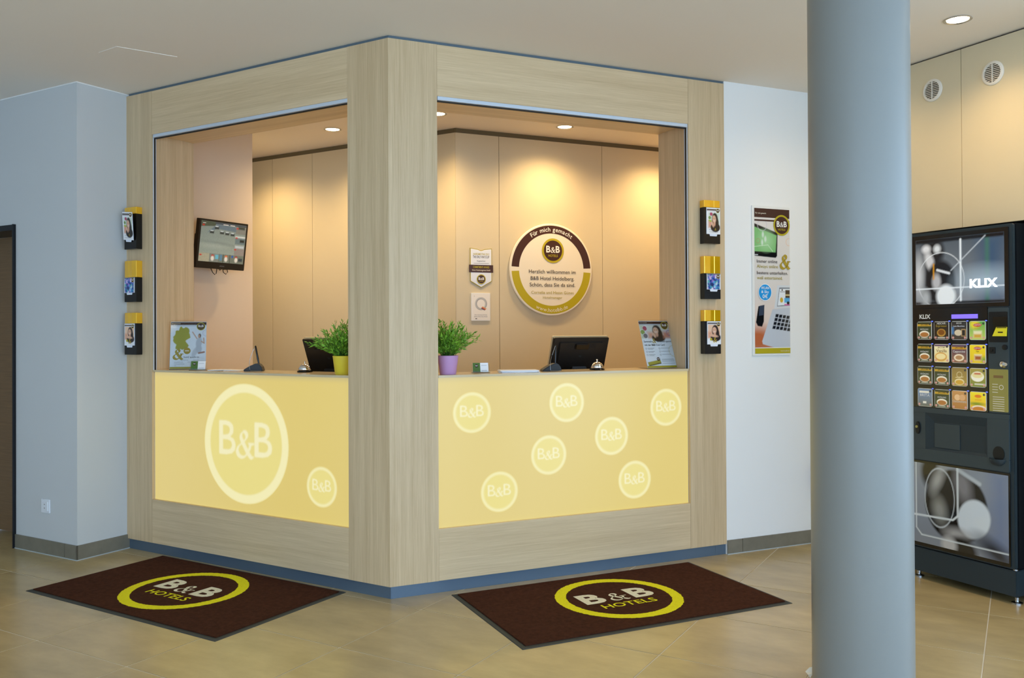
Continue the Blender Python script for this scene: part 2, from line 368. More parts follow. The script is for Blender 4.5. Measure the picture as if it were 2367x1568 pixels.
def blur(a, n):
    for _ in range(2):
        k = np.ones(n) / n
        a = np.apply_along_axis(lambda r: np.convolve(np.pad(r, n // 2, mode='edge'), k, 'valid')[:len(r)], 1, a)
        a = np.apply_along_axis(lambda r: np.convolve(np.pad(r, n // 2, mode='edge'), k, 'valid')[:len(r)], 0, a)
    return a

# ================================================================== STRUCTURE
# floor: grout bed with single tiles laid along the door wall
fl = struct(MB().box(-6.2, -3.4, -.06, 5.4, 8.6, -.0015).build('floor', 'grout'), 'beige stone tile floor with pale joints')
ex = rot(TB, 1, 0); ey = rot(TB, 0, 1)
ax = [-(1.303 + .604 * k) for k in range(9, 0, -1)] + [-1.303, -.725, -.146, .458, 1.062, 1.666, 2.27, 2.874, 3.478]
tcache = {}
random.seed(3)
for i in range(len(ax) - 1):
    x0, x1 = ax[i], ax[i + 1]
    by = 3.431 if x0 < -.73 else 3.505
    for k in range(-7, 8):
        y0 = by + .582 * k; y1 = y0 + .582
        cx, cy = (x0 + x1) / 2, (y0 + y1) / 2
        P = ex * cx + ey * cy
        if not (-4.6 < P.x < 3.9 and .9 < P.y < 7.4): continue
        if P.y < 2.2 and abs(P.x) > 2.9: continue
        g = .0024; key = (round(x1 - x0, 3),)
        if key not in tcache:
            hw, hh = (x1 - x0) / 2 - g, .291 - g
            t = MB().box(-hw, -hh, -.012, hw, hh, 0).build('tile', 'tile', fl, P, TB, bevel=.001); tcache[key] = t.data
        else:
            t = bpy.data.objects.new('tile', tcache[key]); col.objects.link(t); t.parent = fl; t.location = P; t.rotation_euler.z = TB
# tile material: shift the pattern per tile
nt = M('tile').node_tree; oi = nt.nodes.new('ShaderNodeObjectInfo'); mp = [n for n in nt.nodes if n.type == 'MAPPING'][0]
cb = nt.nodes.new('ShaderNodeCombineXYZ'); mm = nt.nodes.new('ShaderNodeMath'); mm.operation = 'MULTIPLY'; mm.inputs[1].default_value = 37.0
nt.links.new(oi.outputs['Random'], mm.inputs[0]); nt.links.new(mm.outputs[0], cb.inputs[0]); nt.links.new(mm.outputs[0], cb.inputs[1]); nt.links.new(cb.outputs[0], mp.inputs['Location'])

ce = struct(MB().box(-6.2, -3.4, CEIL, 5.4, 8.6, CEIL + .1).build('ceiling', 'ceiling_paint'), 'plain off-white ceiling')
hq = [(-2.182, 4.633), (-2.042, 4.536), (-1.795, 4.712), (-2.037, 4.862)]
MB().prism(hq, CEIL - .0025, CEIL + .001).build('access_panel', 'ceiling_paint', ce)

# wall with the door, running on as the inner wall that carries the screen
wl = struct(MB().box(-.62, 0, 0, 0, 1.3625, CEIL + .01).build('wall_left', ['door_wall'], None, PIL, TB), 'pale grey wall corner beside the door')
# the inner face of that wall gets a warmer colour
MB().box(0, .345, 0, .004, 1.3625, CEIL).build('inner_face', 'tv_wall', wl)
struct(MB().box(-2.1, 0, 2.014 + .005, -.62, .25, CEIL + .01).build('wall_over_door', 'door_wall', None, PIL, TB), 'pale grey wall above the dark door')
struct(MB().box(-2.1, 0, 0, -1.62, .25, 2.02).build('wall_beyond_door', 'door_wall', None, PIL, TB), 'pale grey wall left of the door')
d1 = thing('door_1', 'dark wood door in a black frame at the left edge', None, PW(-1.12, .224), TB); d1['kind'] = 'structure'
MB().box(-.47, 0, .008, .48, .04, 1.985).build('door_leaf', 'door_wood', d1, bevel=.002)
fm = MB().box(.47, -.23, 0, .5, .0, 2.02).box(-.5, -.23, 0, -.47, .0, 2.02).box(-.47, -.23, 1.985, .47, 0, 2.02).box(.495, -.245, 0, .5, -.22, 2.02)
fm.build('door_frame', 'frame_black', d1)
struct(MB().box(-4.4, -3.4, 0, -4.2, 6.6, CEIL).build('wall_far_left', 'door_wall'), 'pale grey unseen lobby wall, left side, set close to block daylight')  # unseen wall, moved in to cut daylight from the left

struct(MB().box(-2.1, -.003, CEIL - .006, .003, 0, CEIL + .002).box(0, 0, CEIL - .006, .003, .345, CEIL + .002).build('trim_1', 'white_wall', None, PIL, TB), 'thin white sealant line where the grey wall meets the ceiling')
# skirting of cut tiles
bl = struct(MB().box(-.62, -.0102, 0, .0102, 0, .0045).build('baseboard_left', 'sealant', None, PIL, TB), 'grey tile skirting on the wall corner')
for (a, b2) in ((-.62, -.113), (-.1095, .008)): MB().box(a, -.008, .0045, b2, 0, .087).build('tile', 'skirt_tile', bl)
MB().box(0, -.008, .0045, .008, .345, .087).build('tile', 'skirt_tile', bl); MB().box(0, 0, 0, .0102, .345, .0045).build('sealant', 'sealant', bl); MB().box(.0, .345, 0, .0102, .35, .087).build('sealant', 'sealant', bl)

# white wall right of the booth, flush with its face
wr = struct(MB().box(2.0703, 0, 0, 2.80, .12, CEIL + .01).build('wall_right', 'white_wall', None, K, TR), 'white wall between the booth and the column')
br = struct(MB().box(2.0703, -.0102, 0, 2.80, 0, .0045).build('baseboard_right', 'sealant', None, K, TR), 'grey tile skirting under the white wall')
for a, b2 in ((2.072, 2.180), (2.1835, 2.80)): MB().box(a, -.008, .0045, b2, 0, .084).build('tile', 'skirt_tile', br)

# panelled back walls inside the booth
def panel_wall(name, label, loc, rz, x0, x1, seams, z0, z1, band, side):
    w_ = struct(MB().box(x0, .018, 0, x1, .10, CEIL + .01).build(name, 'gap_dark', None, loc, rz), label)
    xs = [x0] + seams + [x1]
    for i in range(len(xs) - 1): MB().box(xs[i] + .0015, 0, z0, xs[i + 1] - .0015, .018, z1).build('panel', 'wall_panel', w_, bevel=.0008)
    if band: MB().box(x0, .010, z1, x1, .018, CEIL).build('top_strip', band, w_)
    return w_
# corner of the two back walls in plan
def meet(p, d, q, e):
    den = d.x * e.y - d.y * e.x; t = ((q.x - p.x) * e.y - (q.y - p.y) * e.x) / den; return p + d * t
BK = meet(PL(0, 1.83), rot(TL, 1, 0), PR(0, 1.75), rot(TR, 1, 0))
xl = (BK - PL(0, 1.83)).dot(rot(TL, 1, 0)); xr = (BK - PR(0, 1.75)).dot(rot(TR, 1, 0))
panel_wall('wall_back_left', 'beige panelled back wall behind the left counter', PL(0, 1.83), TL, -4.0, xl, [-3.183, -2.73, -2.277, -1.37], 0, 2.79, 'band_warm', 0)
panel_wall('wall_back_right', 'beige panelled back wall behind the right counter', PR(0, 1.75), TR, xr, 3.2, [1.363, 2.248], 0, 2.79, 'band_warm', 0)
struct(MB().box(3.1, .12, 0, 3.2, 1.80, CEIL).build('wall_booth_side', 'tv_wall', None, K, TR), 'warm white side wall inside the booth')
struct(MB().box(-4.05, .3, 0, -3.95, 1.9, CEIL).build('wall_passage_end', 'tv_wall', None, K, TL), 'warm white end wall of the staff passage')

# panelled wall over the vending machine
WV = panel_wall('wall_vending', 'beige panelled wall above the drinks machine', WA, TW, -.72, 1.5, [-.6, .309, 1.22], 1.872, 2.815, None, 1)
WV.data.clear_geometry(); WV.data.from_pydata(*[q for q in (lambda b_: (b_.v, [], b_.f))(MB().box(-.72, .018, 1.872, 1.5, .14, CEIL + .01).box(-.72, .9, 0, 1.2, 1.0, 1.9).box(-.72, .002, 0, -.35, .9, 1.9).box(-.72, .14, 1.874, 1.5, 1.0, 1.95).box(1.1, .14, 0, 1.2, 1.0, 1.9).box(.80, .0, 0, 1.5, .14, 1.9))]); WV.data.materials.append(M('gap_dark'))
MB().box(.80, -.004, .085, 1.5, -.0005, 1.872).build('lower_face', 'wall_panel', WV); MB().box(-.70, -.004, 0, -.35, .0015, 1.872).box(-.35, -.004, 0, -.347, .9, 1.872).build('cheek', 'wall_panel', WV)

# round column
CO = Vector((1.291, 3.253, 0))
cb_ = MB().lathe([(.178, 0), (.178, CEIL + .005)], 96)
struct(cb_.build('column', 'column_paint', None, CO, 0, smooth=True), 'round pale blue-grey painted column')

# ================================================================== RECEPTION BOOTH
ZT, ZB, ZP, ZO, ZC = 2.81, .0623, .3265, 2.5457, 1.1111
JD = .31
bo = thing('reception_booth', 'light oak corner reception booth with two yellow glowing fronts and open service windows', 'reception desk', K)
L1, L2, LT = 1.8384, .2701, 2.083
R1, R2, RT = .2590, 1.8112, 2.0703
def lb(n, m_, *b_, **k): return MB().box(*b_).build(n, m_, bo, (0, 0, 0), TL, **k)
def rb(n, m_, *b_, **k): return MB().box(*b_).build(n, m_, bo, (0, 0, 0), TR, **k)
# corner post with mitred faces
pa, pb = rot(TL, -L2 + .0008, 0), rot(TR, R1 - .0008, 0)
ia, ib = rot(TL, -L2 + .0008, JD), rot(TR, R1 - .0008, JD)
ic = meet(rot(TL, 0, JD), rot(TL, 1, 0), rot(TR, 0, JD), rot(TR, 1, 0))
MB().prism([pa, Vector((0, 0, 0)), pb, ib, ic, ia], ZB, ZT).build('corner_post', 'oak_v', bo)
lb('end_post', 'oak_v', -LT, 0, ZB, -L1 - .0008, JD, ZT, bevel=.0008)
rb('end_post', 'oak_v', R2 + .0008, 0, ZB, RT, JD, ZT, bevel=.0008)
lb('header', 'oak_h', -L1, .0004, ZO, -L2, JD, ZT - .0004, bevel=.0006); rb('header', 'oak_h', R1, .0004, ZO, R2, JD, ZT - .0004, bevel=.0006)
lb('base_panel', 'oak_h', -L1, .0004, ZB + .0004, -L2, .03, ZP, bevel=.0006); rb('base_panel', 'oak_h', R1, .0004, ZB + .0004, R2, .03, ZP, bevel=.0006)
# recessed aluminium plinth and top strip
pk = .012
k0 = meet(rot(TL, 0, pk), rot(TL, 1, 0), rot(TR, 0, pk), rot(TR, 1, 0)); kx = k0.dot(rot(TL, 1, 0)); ky = k0.dot(rot(TR, 1, 0))
lb('plinth', 'alu_plinth', -LT + .008, pk, 0, kx - .0006, pk + .015, ZB); rb('plinth', 'alu_plinth', ky + .0006, pk, 0, RT - .075, pk + .015, ZB); rb('plinth', 'alu_plinth', RT - .0742, pk, 0, RT, pk + .015, ZB)
pk = .006
k0 = meet(rot(TL, 0, pk), rot(TL, 1, 0), rot(TR, 0, pk), rot(TR, 1, 0)); kx = k0.dot(rot(TL, 1, 0)); ky = k0.dot(rot(TR, 1, 0))
lb('top_strip', 'band_grey', -LT + .02, pk, ZT - .001, kx - .001, .25, CEIL - .0005); rb('top_strip', 'band_grey', ky + .001, pk, ZT - .001, RT - .002, .25, CEIL - .0005)
# shutter rails under the headers and down the sides
for fn, xa, xb in ((lb, -L1, -L2), (rb, R1, R2)):
    fn('rail', 'alu', xa + .004, .006, ZO - .0185, xb, .022, ZO); fn('rail_slot', 'black', xa + .004, .022, ZO - .024, xb, .034, ZO)
lb('guide', 'alu', -L1, .008, ZC, -L1 + .004, .014, ZO - .0185); lb('guide_slot', 'black', -L1, .014, ZC, -L1 + .003, .026, ZO - .02); lb('guide', 'alu', -L1, .026, ZC, -L1 + .004, .030, ZO - .024)
rb('guide', 'alu', R2 - .004, .008, ZC, R2, .014, ZO - .0185); rb('guide_slot', 'black', R2 - .003, .014, ZC, R2, .03, ZO - .02); rb('guide', 'alu', R2 - .004, .030, ZC, R2, .036, ZO - .024)
# glowing fronts: yellow diffuser sheets with a printed logo film
SHEET = '#e3cb72'; GLOW = '#efe088'; RINGC = '#fbf3bb'
def sheet(name, rz, x0, x1):
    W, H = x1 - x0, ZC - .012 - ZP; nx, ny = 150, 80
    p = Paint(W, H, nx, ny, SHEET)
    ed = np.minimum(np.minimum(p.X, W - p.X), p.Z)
    p.mix(np.clip(1 - ed / .03, 0, 1) * .25, '#e9d66f'); p.mix(np.clip(1 - (H - p.Z) / .035, 0, 1) ** 1.4 * .55, '#a89f88')  # uneven backlight painted in: tinted edges, top fading to grey
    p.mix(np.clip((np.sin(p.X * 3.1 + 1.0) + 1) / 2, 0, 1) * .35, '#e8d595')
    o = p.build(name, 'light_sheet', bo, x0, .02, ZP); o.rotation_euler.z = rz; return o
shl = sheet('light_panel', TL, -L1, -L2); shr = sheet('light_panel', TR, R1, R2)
lb('light_box', 'black', -L1, .024, ZP, -L2, .03, ZC - .012); rb('light_box', 'black', R1, .024, ZP, R2, .03, ZC - .012)
lb('panel_edge', 'alu', -L1, .0195, ZP, -L1 + .0012, .0205, ZC); rb('panel_edge', 'alu', R2 - .0012, .0195, ZP, R2, .0205, ZC)
def glow_logo(r, n, ringw, bl_, tw):
    """round film print: pale ring, soft letters"""
    E_ = r * 1.12; p = Paint(2 * E_, 2 * E_, n, n, SHEET); xs = np.linspace(-E_, E_, n)
    d = np.hypot(p.X - E_, p.Z - E_); soft = bl_
    p.mix(np.clip(.5 - (d - r) / soft, 0, 1), GLOW)
    t = np.zeros((n, n))
    for v, f in (text2d('B', -.43 * r, -.20 * r, .60 * r, .40 * r, -.008 if tw < 0 else tw), text2d('B', .43 * r, -.20 * r, .60 * r, .40 * r, -.008 if tw < 0 else tw), amp2d(0, -.22 * r, .42 * r, .8)):
        t = np.maximum(t, raster(np.array(v), f, xs, xs))
    t = blur(t, max(3, int(n * .012) | 1))
    p.mix(np.clip(t * 1.15, 0, 1), '#fbf4c4')
    p.mix(np.clip(.5 - (np.abs(d - r * (1 - ringw / 2)) - r * ringw / 2) / soft, 0, 1), RINGC)
    # fade to the bare sheet outside the ring
    return p, d, r, soft
def logo_mesh(r, n, ringw, bl_, tw):
    p, d, r_, soft = glow_logo(r, n, ringw, bl_, tw)
    keep = d < r + soft * .55
    i = np.arange(n * n).reshape(n, n); q = keep[:-1, :-1] & keep[:-1, 1:] & keep[1:, 1:] & keep[1:, :-1]
    f = np.stack([i[:-1, :-1][q], i[:-1, 1:][q], i[1:, 1:][q], i[1:, :-1][q]], 1)
    vs = np.stack([p.X.ravel() - r * 1.12, np.zeros(n * n), p.Z.ravel() - r * 1.12], 1)
    us = np.unique(f); mp_ = -np.ones(n * n, int); mp_[us] = np.arange(len(us))
    me = bpy.data.meshes.new('logo'); me.from_pydata(vs[us].tolist(), [], mp_[f].tolist()); me.materials.append(M('light_sheet'))
    at = me.color_attributes.new('Col', 'FLOAT_COLOR', 'POINT'); c4 = np.ones((len(us), 4), np.float32); c4[:, :3] = p.a.reshape(-1, 3)[us]; at.data.foreach_set('color', c4.ravel())
    return me
big = logo_mesh(.336, 220, .145, .012, .0); sm = logo_mesh(.1045, 110, .125, .014, -.008)
for me, par, x, z in [(big, shl, -1.052, .710), (sm, shl, -.474, .517)] + [(sm, shr, x, z) for x, z in ((.451, .912), (1.010, .943), (1.658, .891), (.898, .663), (1.293, .745), (.605, .487), (1.443, .489))]:
    o = bpy.data.objects.new('logo', me); col.objects.link(o); o.parent = par; o.location = (x, .0192, z)

# worktop: one slab round the corner, standing on the fronts
k0 = meet(rot(TL, 0, .006), rot(TL, 1, 0), rot(TR, 0, .006), rot(TR, 1, 0))
ki = meet(rot(TL, 0, .30), rot(TL, 1, 0), rot(TR, 0, .30), rot(TR, 1, 0))
wt = MB().prism([rot(TL, -L1 + .002, .006), rot(TL, -L2 - .002, .006), rot(TL, -L2 - .002, .300), rot(TL, -L1 + .002, .300)], ZC - .012, ZC)
wt.build('counter_ledge', 'worktop', None, K, 0, bevel=.001); tag(bpy.data.objects['counter_ledge'], 'narrow beige counter ledge of the left service window', 'counter', 'counter ledges')
wt = MB().prism([rot(TR, R1 + .002, .006), rot(TR, R2 - .002, .006), rot(TR, R2 - .002, .300), rot(TR, R1 + .002, .300)], ZC - .012, ZC)
o = wt.build('counter_ledge', 'worktop', None, K, 0, bevel=.001); tag(o, 'narrow beige counter ledge of the right service window', 'counter', 'counter ledges')
# lower staff desks behind the ledges
for (fr, rz, xa, xb, lab) in ((PL, TL, -L1 + .05, -.56, 'left'), (PR, TR, .78, R2, 'right')):
    t = thing('staff_desk', f'beige staff desk hidden behind the {lab} counter front', 'desk', fr((xa + xb) / 2, .6), rz)
    hw = (xb - xa) / 2 - .01
    MB().box(-hw, -.28, .73, hw, .25, .76).build('desk_top', 'desk', t); MB().box(-hw, -.26, 0, -hw + .03, .22, .73).build('side_panel', 'desk', t); MB().box(hw - .03, -.26, 0, hw, .22, .73).build('side_panel', 'desk', t)

# ================================================================== LIGHTS IN THE CEILING
def downlight(x, y, label, power, seen=True, spot=146):
    t = thing('downlight', label, 'ceiling light', (x, y, CEIL), 0, 'recessed round ceiling downlights')
    MB().lathe([(.062, -.0005), (.0635, -.004), (.058, -.006), (.050, -.002), (.0495, -.0005)], 40).build('trim_ring', 'trim_chrome', t, smooth=True)
    MB().lathe([(.0, -.002), (.0495, -.002)], 40).build('lamp_disc', 'lamp_on', t)
    ld = bpy.data.lights.new('spot', 'SPOT'); ld.energy = power; ld.spot_size = R(spot); ld.spot_blend = 1.0; ld.shadow_soft_size = .05; ld.color = WARM
    lo = bpy.data.objects.new('spot', ld); col.objects.link(lo); lo.parent = t; lo.location = (0, 0, -.02)
    return t
for fr, x, y, lab in ((PL, -1.65, 1.39, 'round lit ceiling downlight seen through the left service window'), (PL, -2.63, 1.39, 'round lit ceiling downlight over the staff passage behind the screen wall'),
                      (PR, .76, 1.41, 'round lit ceiling downlight half hidden behind the corner post'), (PR, 1.74, 1.41, 'round lit ceiling downlight above the round welcome sign'), (PR, 2.72, 1.41, 'round lit ceiling downlight at the booth side wall behind the right end post')):
    p = fr(x, y); downlight(p.x, p.y, lab, DOWNLIGHT_W)
for x, y, lab in ((2.15, 4.204, 'round lit ceiling downlight right of the column above the drinks machine'), (1.843, 4.833, 'round lit ceiling downlight hidden behind the column'),
                  (2.55, 3.39, 'round lit ceiling downlight beyond the right picture edge')):
    downlight(x, y, lab, DOWNLIGHT_W * VEND_K * (.4 if x < 2 else 1))
for x, y, lab in ((-1.9, 2.2, 'added unseen ceiling downlight over the lobby, left of the viewer'), (.1, 2.0, 'added unseen ceiling downlight over the lobby, before the corner post'), (-3.6, 3.2, 'added unseen ceiling downlight near the door wall'), (-.8, .2, 'added unseen ceiling downlight overhead in the lobby'), (1.6, .6, 'added unseen ceiling downlight over the lobby, right of the viewer')):  # lamps added out of view to warm the lobby floor and ceiling
    downlight(x, y, lab, LOBBY_FILL_W, spot=140)

# ================================================================== MATS
def floor_mat(cx, cy, ang, Lg, Wd, lab):
    t = thing('door_mat', lab, 'mat', (cx, cy, 0), R(ang), 'brown logo mats')
    hx, hy = Lg / 2, Wd / 2
    b_ = MB().add([(-hx, -hy, 0), (hx, -hy, 0), (hx, hy, 0), (-hx, hy, 0), (-hx + .004, -hy + .004, .003), (hx - .004, -hy + .004, .003), (hx - .004, hy - .004, .003), (-hx + .004, hy - .004, .003), (-hx + .024, -hy + .024, .004), (hx - .024, -hy + .024, .004), (hx - .024, hy - .024, .004), (-hx + .024, hy - .024, .004)],
                  [(3, 2, 1, 0), (0, 1, 5, 4), (1, 2, 6, 5), (2, 3, 7, 6), (3, 0, 4, 7), (4, 5, 9, 8), (5, 6, 10, 9), (6, 7, 11, 10), (7, 4, 8, 11), (8, 9, 10, 11)])
    b_.build('rubber_edge', 'rubber', t)
    MB().box(-hx + .024, -hy + .024, .0035, hx - .024, hy - .024, .0095).build('pile', 'carpet_brown', t, bevel=.0025)
    rnd = random.Random(5)
    def fuzzy(r, n=260): return [(r + rnd.uniform(-.0022, .0022)) for _ in range(n)]
    n = 260; r0 = fuzzy(.262); r1 = fuzzy(.318); vs = []; fs = []
    for i in range(n):
        a_ = 2 * math.pi * i / n; vs += [(r0[i] * math.cos(a_), r0[i] * math.sin(a_)), (r1[i] * math.cos(a_), r1[i] * math.sin(a_))]
    for i in range(n): j = (i + 1) % n; fs.append((2 * i, 2 * i + 1, 2 * j + 1, 2 * j))
    Print(-.0095, .0007, True).put((vs, fs), 'carpet_yellow').build('yellow_ring', t)
    for x_ in (-.138, .138): Print(-.0095, .0007, True).text('B', x_, -.035, .142, 'carpet_cream', .125, .035).build('letter', t)
    Print(-.0095, .0007, True).put(amp2d(0, -.035, .10, .8), 'carpet_cream').build('letter', t)
    Print(-.0095, .0007, True).text('HOTELS', 0, -.128, .056, 'carpet_yellow', .30, .012).build('word', t)
    return t
floor_mat(-1.694, 4.534, -31.5, 1.455, .83, 'dark brown logo mat lying before the left counter front')
floor_mat(.524, 4.372, 24.6, 1.458, .847, 'dark brown logo mat lying before the right counter front')

# ================================================================== ON THE WALLS
# leaflet dispensers, three on each end post
def leaflet_paint(style, W, H):
    p = Paint(W, H, 44, int(44 * H / W), '#f3f3f5')
    if style == 'club':
        woman(p, W * .12, H * .24, W * .97, H * .82, '#d8e4d4'); p.ell(W * .34, H * .76, W * .11, W * .11, '#b5486a'); p.ell(W * .22, H * .62, W * .10, W * .10, '#7f9a52')
        p.ell(W * .25, H * .50, W * .13, H * .035, '#b9c24a', ang=-12)
        p.rect(0, H * .9, W, H * .955, '#4a3a34'); p.rect(0, H * .875, W, H * .89, '#9a9090')
    elif style == 'blue':
        p.rect(0, 0, W, H, '#3566b4'); rs = np.random.RandomState(4)
        for k in range(120):
            c = ['#1d3f9a', '#4aa0d8', '#3fb0a8', '#7fc8d8', '#8a6ac8', '#c8b4e0', '#20306a', '#e8e0f0'][rs.randint(8)]
            p.ell(rs.rand() * W, rs.rand() * H, W * (.03 + .07 * rs.rand()), H * (.03 + .10 * rs.rand()), c, W * .015, rs.rand() * 90 - 45, .85)
        p.rect(0, 0, W * .03, H, '#f0f0f4'); p.rect(W * .95, 0, W, H, '#f0f0f4'); p.rect(0, H * .95, W, H, '#4a3a34')
    else:
        woman(p, W * .04, H * .28, W * .97, H * .86, '#f0c8a8', False, '#2c1912'); p.rect(0, H * .9, W, H * .955, '#4a3a34'); p.rect(0, H * .875, W, H * .89, '#9a9090')
    return p
def dispenser(fr, rz, xc, z0, h, fr_amber, style, lab, llab, side, tilt=0, drop=0):
    t = thing('leaflet_dispenser', lab, 'leaflet holder', fr(xc, 0, z0), rz, 'leaflet dispensers on the booth posts')
    hw, dp = .0575, .041; hb = h * (1 - fr_amber)
    MB().slab(rrect(-hw, 0, hw, hb, .003, 2), -dp, -.001).build('case', 'black_gloss', t)
    MB().prism([(-hw, -.001), (-hw, -dp + .001), (-hw + .003, -dp - .001), (-.3 * hw * side, -dp - .0035), (.18 * hw * side, -dp - .0012), (.25 * hw * side, -dp - .003), (hw - .003, -dp + .0005), (hw, -dp + .002), (hw, -.001)] if side > 0 else [(-hw, -.001), (-hw, -dp + .002), (-hw + .003, -dp + .0005), (-.25 * hw, -dp - .003), (-.18 * hw, -dp - .0012), (.3 * hw, -dp - .0035), (hw - .003, -dp - .001), (hw, -dp + .001), (hw, -.001)], hb, h).build('amber_cover', 'amber', t)
    W = .098; z_lo = .056; H = hb - z_lo - .002
    if drop: H = drop
    sx = .007 * side
    l = thing('leaflet', llab, 'leaflet', fr(xc + sx, -dp - (.006 if tilt else .0005), z0 + z_lo), rz, 'leaflets in the dispensers')
    if tilt: l.rotation_euler.y = R(tilt); l.rotation_euler.x = R(7)
    pts = [(-W / 2, 0), (-W * .28, 0), (-W * .24, -.012), (W * .24, -.012), (W * .28, 0), (W / 2, 0), (W / 2, H), (-W / 2, H)]
    MB().slab(pts, -.0022, 0).build('sheet', 'paper_blue', l)
    leaflet_paint(style, W * .96, H * .985).build('picture', 'print_gloss', l, -W * .48, -.0026, H * .008)
    q = Print(-.0027, .0002); q.logo(W * .32, H - .017, .0125, word='brown')
    if style == 'club': q.text('Sammeln', -.014, H * .15, .0055, 'dark_text', .036); q.put(amp2d(.014, H * .15, .012), 'gold_amp'); q.text('im Schlaf sparen', -.0, H * .07, .0055, 'dark_text', .060)
    if style == 'smile': q.put(amp2d(.006, H * .10, .026), 'gold_amp'); q.poly(circ(-.022, H * .22, .008), 'olive')
    q.build('print', l)
S3 = ((1.851, .256, .16, 'club'), (1.527, .252, .40, 'blue'), (1.204, .256, .25, 'smile'))
WORD = ('topmost', 'middle', 'lowest'); PIC = {'club': 'a dark-haired woman and discs', 'blue': 'a blue abstract picture', 'smile': 'a woman resting on her arms'}
for i, (z, h, fa, st) in enumerate(S3):
    dispenser(PL, TL, -1.9865, z, h, fa, st, f'black leaflet dispenser with amber top on the left end post, {WORD[i]} of three', f'leaflet with {PIC[st]} in a dispenser of the left post', -1, (5 if i == 0 else 0), (.17 if i == 0 else 0))
for i, (z, h, fa, st) in enumerate(((1.844, .254, .16, 'club'), (1.519, .251, .40, 'blue'), (1.197, .257, .25, 'smile'))):
    dispenser(PR, TR, 1.9475, z, h, fa, st, f'black leaflet dispenser with amber top on the right end post, {WORD[i]} of three', f'leaflet with {PIC[st]} in a dispenser of the right post', 1)

# tall acrylic poster on the white wall
t = thing('wall_poster', 'tall narrow acrylic poster about online entertainment on the white wall beside the column', 'poster', PR(2.413, 0, 1.180), TR)
PW_, PH_ = .29, .912
MB().box(-PW_ / 2, -.010, 0, PW_ / 2, 0, PH_).build('acrylic_board', 'white_gloss', t, bevel=.001)
W, H = .272, .885
p = Paint(W, H, 96, 310, '#e4ded6')
p.vgrad('#e9cdbb', '#e6dfd8', H * .10, H * .5)
p.rect(0, H * .035, W, H * .13, '#b9704a', .06); p.ell(W * .05, H * .1, W * .5, H * .08, '#c06a42', .08)
# television with a football field
p.poly([(0, H * .895), (W * .66, H * .835), (W * .64, H * .675), (W * .6, H * .662), (0, H * .672)], '#15171a'); p.poly([(0, H * .872), (W * .63, H * .818), (W * .60, H * .700), (0, H * .703)], '#7fc077')
p.ell(W * .33, H * .78, W * .16, H * .05, '#a9d8a0', .08); p.line((0, H * .735), (W * .38, H * .75), .003, '#d8f0d0'); p.line((W * .38, H * .75), (W * .52, H * .705), .003, '#d8f0d0')
p.ell(W * .24, H * .82, W * .03, H * .02, '#d8ead8', .006); p.ell(W * .31, H * .79, W * .03, H * .02, '#d8ead8', .006); p.ell(W * .22, H * .765, W * .025, H * .02, '#d8ead8', .006); p.ring(W * .1, H * .775, .014, .0025, '#b09060'); p.ring(W * .22, H * .885, .035, .004, '#cfc3d2', al=.7); p.ring(W * .98, H * .775, .022, .003, '#eec3a2')
p.rect(0, H * .677, W * .1, H * .682, '#e0e0e0')
# laptop
p.poly([(W * .55, H * .31), (W * .64, H * .472), (W * 1.01, H * .474), (W * 1.01, H * .318)], '#dcdfe2'); p.poly([(W * .63, H * .325), (W * .70, H * .455), (W * 1.01, H * .457), (W * 1.01, H * .332)], '#4d5560'); p.poly([(W * .645, H * .33), (W * .71, H * .448), (W * 1.01, H * .450), (W * 1.01, H * .338)], '#eef1f3')
p.rect(W * .87, H * .375, W, H * .44, '#4a3a28'); p.rect(W * .87, H * .40, W, H * .41, '#d8c48c'); p.rect(W * .84, H * .352, W, H * .385, '#58aee0'); p.rect(W * .84, H * .333, W, H * .343, '#d86aa8'); p.ell(W * .95, H * .35, W * .04, H * .011, '#1c1614'); p.ell(W * .76, H * .37, W * .045, H * .018, '#d6b23c'); p.ell(W * .78, H * .44, W * .02, H * .006, '#503a30'); p.rect(W * .72, H * .425, W * .86, H * .429, '#7a7064')
p.poly([(W * .22, H * .065), (W * .20, H * .085), (W * .50, H * .305), (W * 1.01, H * .318), (W * 1.01, H * .035), (W * .55, H * .04)], '#c9ced6'); p.poly([(W * .50, H * .165), (W * .60, H * .275), (W * 1.01, H * .27), (W * 1.01, H * .145)], '#c9ced6')
for r_ in range(4):
    for c_ in range(6):
        x_ = W * (.49 + .105 * c_ + .028 * r_); z_ = H * (.17 - .004 * c_ + .027 * r_); p.poly([(x_, z_), (x_ + W * .085, z_ - .001), (x_ + W * .105, z_ + H * .021), (x_ + W * .02, z_ + H * .022)], '#1c2028')
# remote control
p.poly([(W * .03, H * .215), (W * .10, H * .325), (W * .27, H * .335), (W * .25, H * .22), (W * .20, H * .185), (W * .08, H * .19)], '#15171b'); p.poly([(W * .11, H * .26), (W * .13, H * .328), (W * .26, H * .334), (W * .24, H * .265)], '#3c4658')
p.build('picture', 'print_gloss', t, -W / 2 + .006, -.0104, .012)
q = Print(-.0106, .0003); x0 = -W / 2 + .006; zt = .012 + H
q.rect(x0, zt - .055, x0 + W, zt, 'brown'); q.rect(x0, zt - .078, x0 + W, zt - .068, 'brown'); q.text('Für mich gemacht', x0 + .008, zt - .034, .010, 'cream', .082, align='L')
q.rect(x0, .012, x0 + W, .045, 'olive'); q.rect(x0, .045, x0 + W, .049, 'white_print'); q.text('www.hotelbb.de', x0 + W - .008, .023, .009, 'cream', .07, align='R')
q.logo(x0 + W * .77, zt - .098, .064)
for s_, z_, m_, w_ in (('Immer online', .565, 'ink', .158), ('Always online', .534, 'olive_text', .163), ('bestens unterhalten.', .495, 'ink', .240), ('well entertained.', .464, 'olive_text', .198)): q.text(s_, x0 + .016, z_, .0205, m_, w_, align='L')
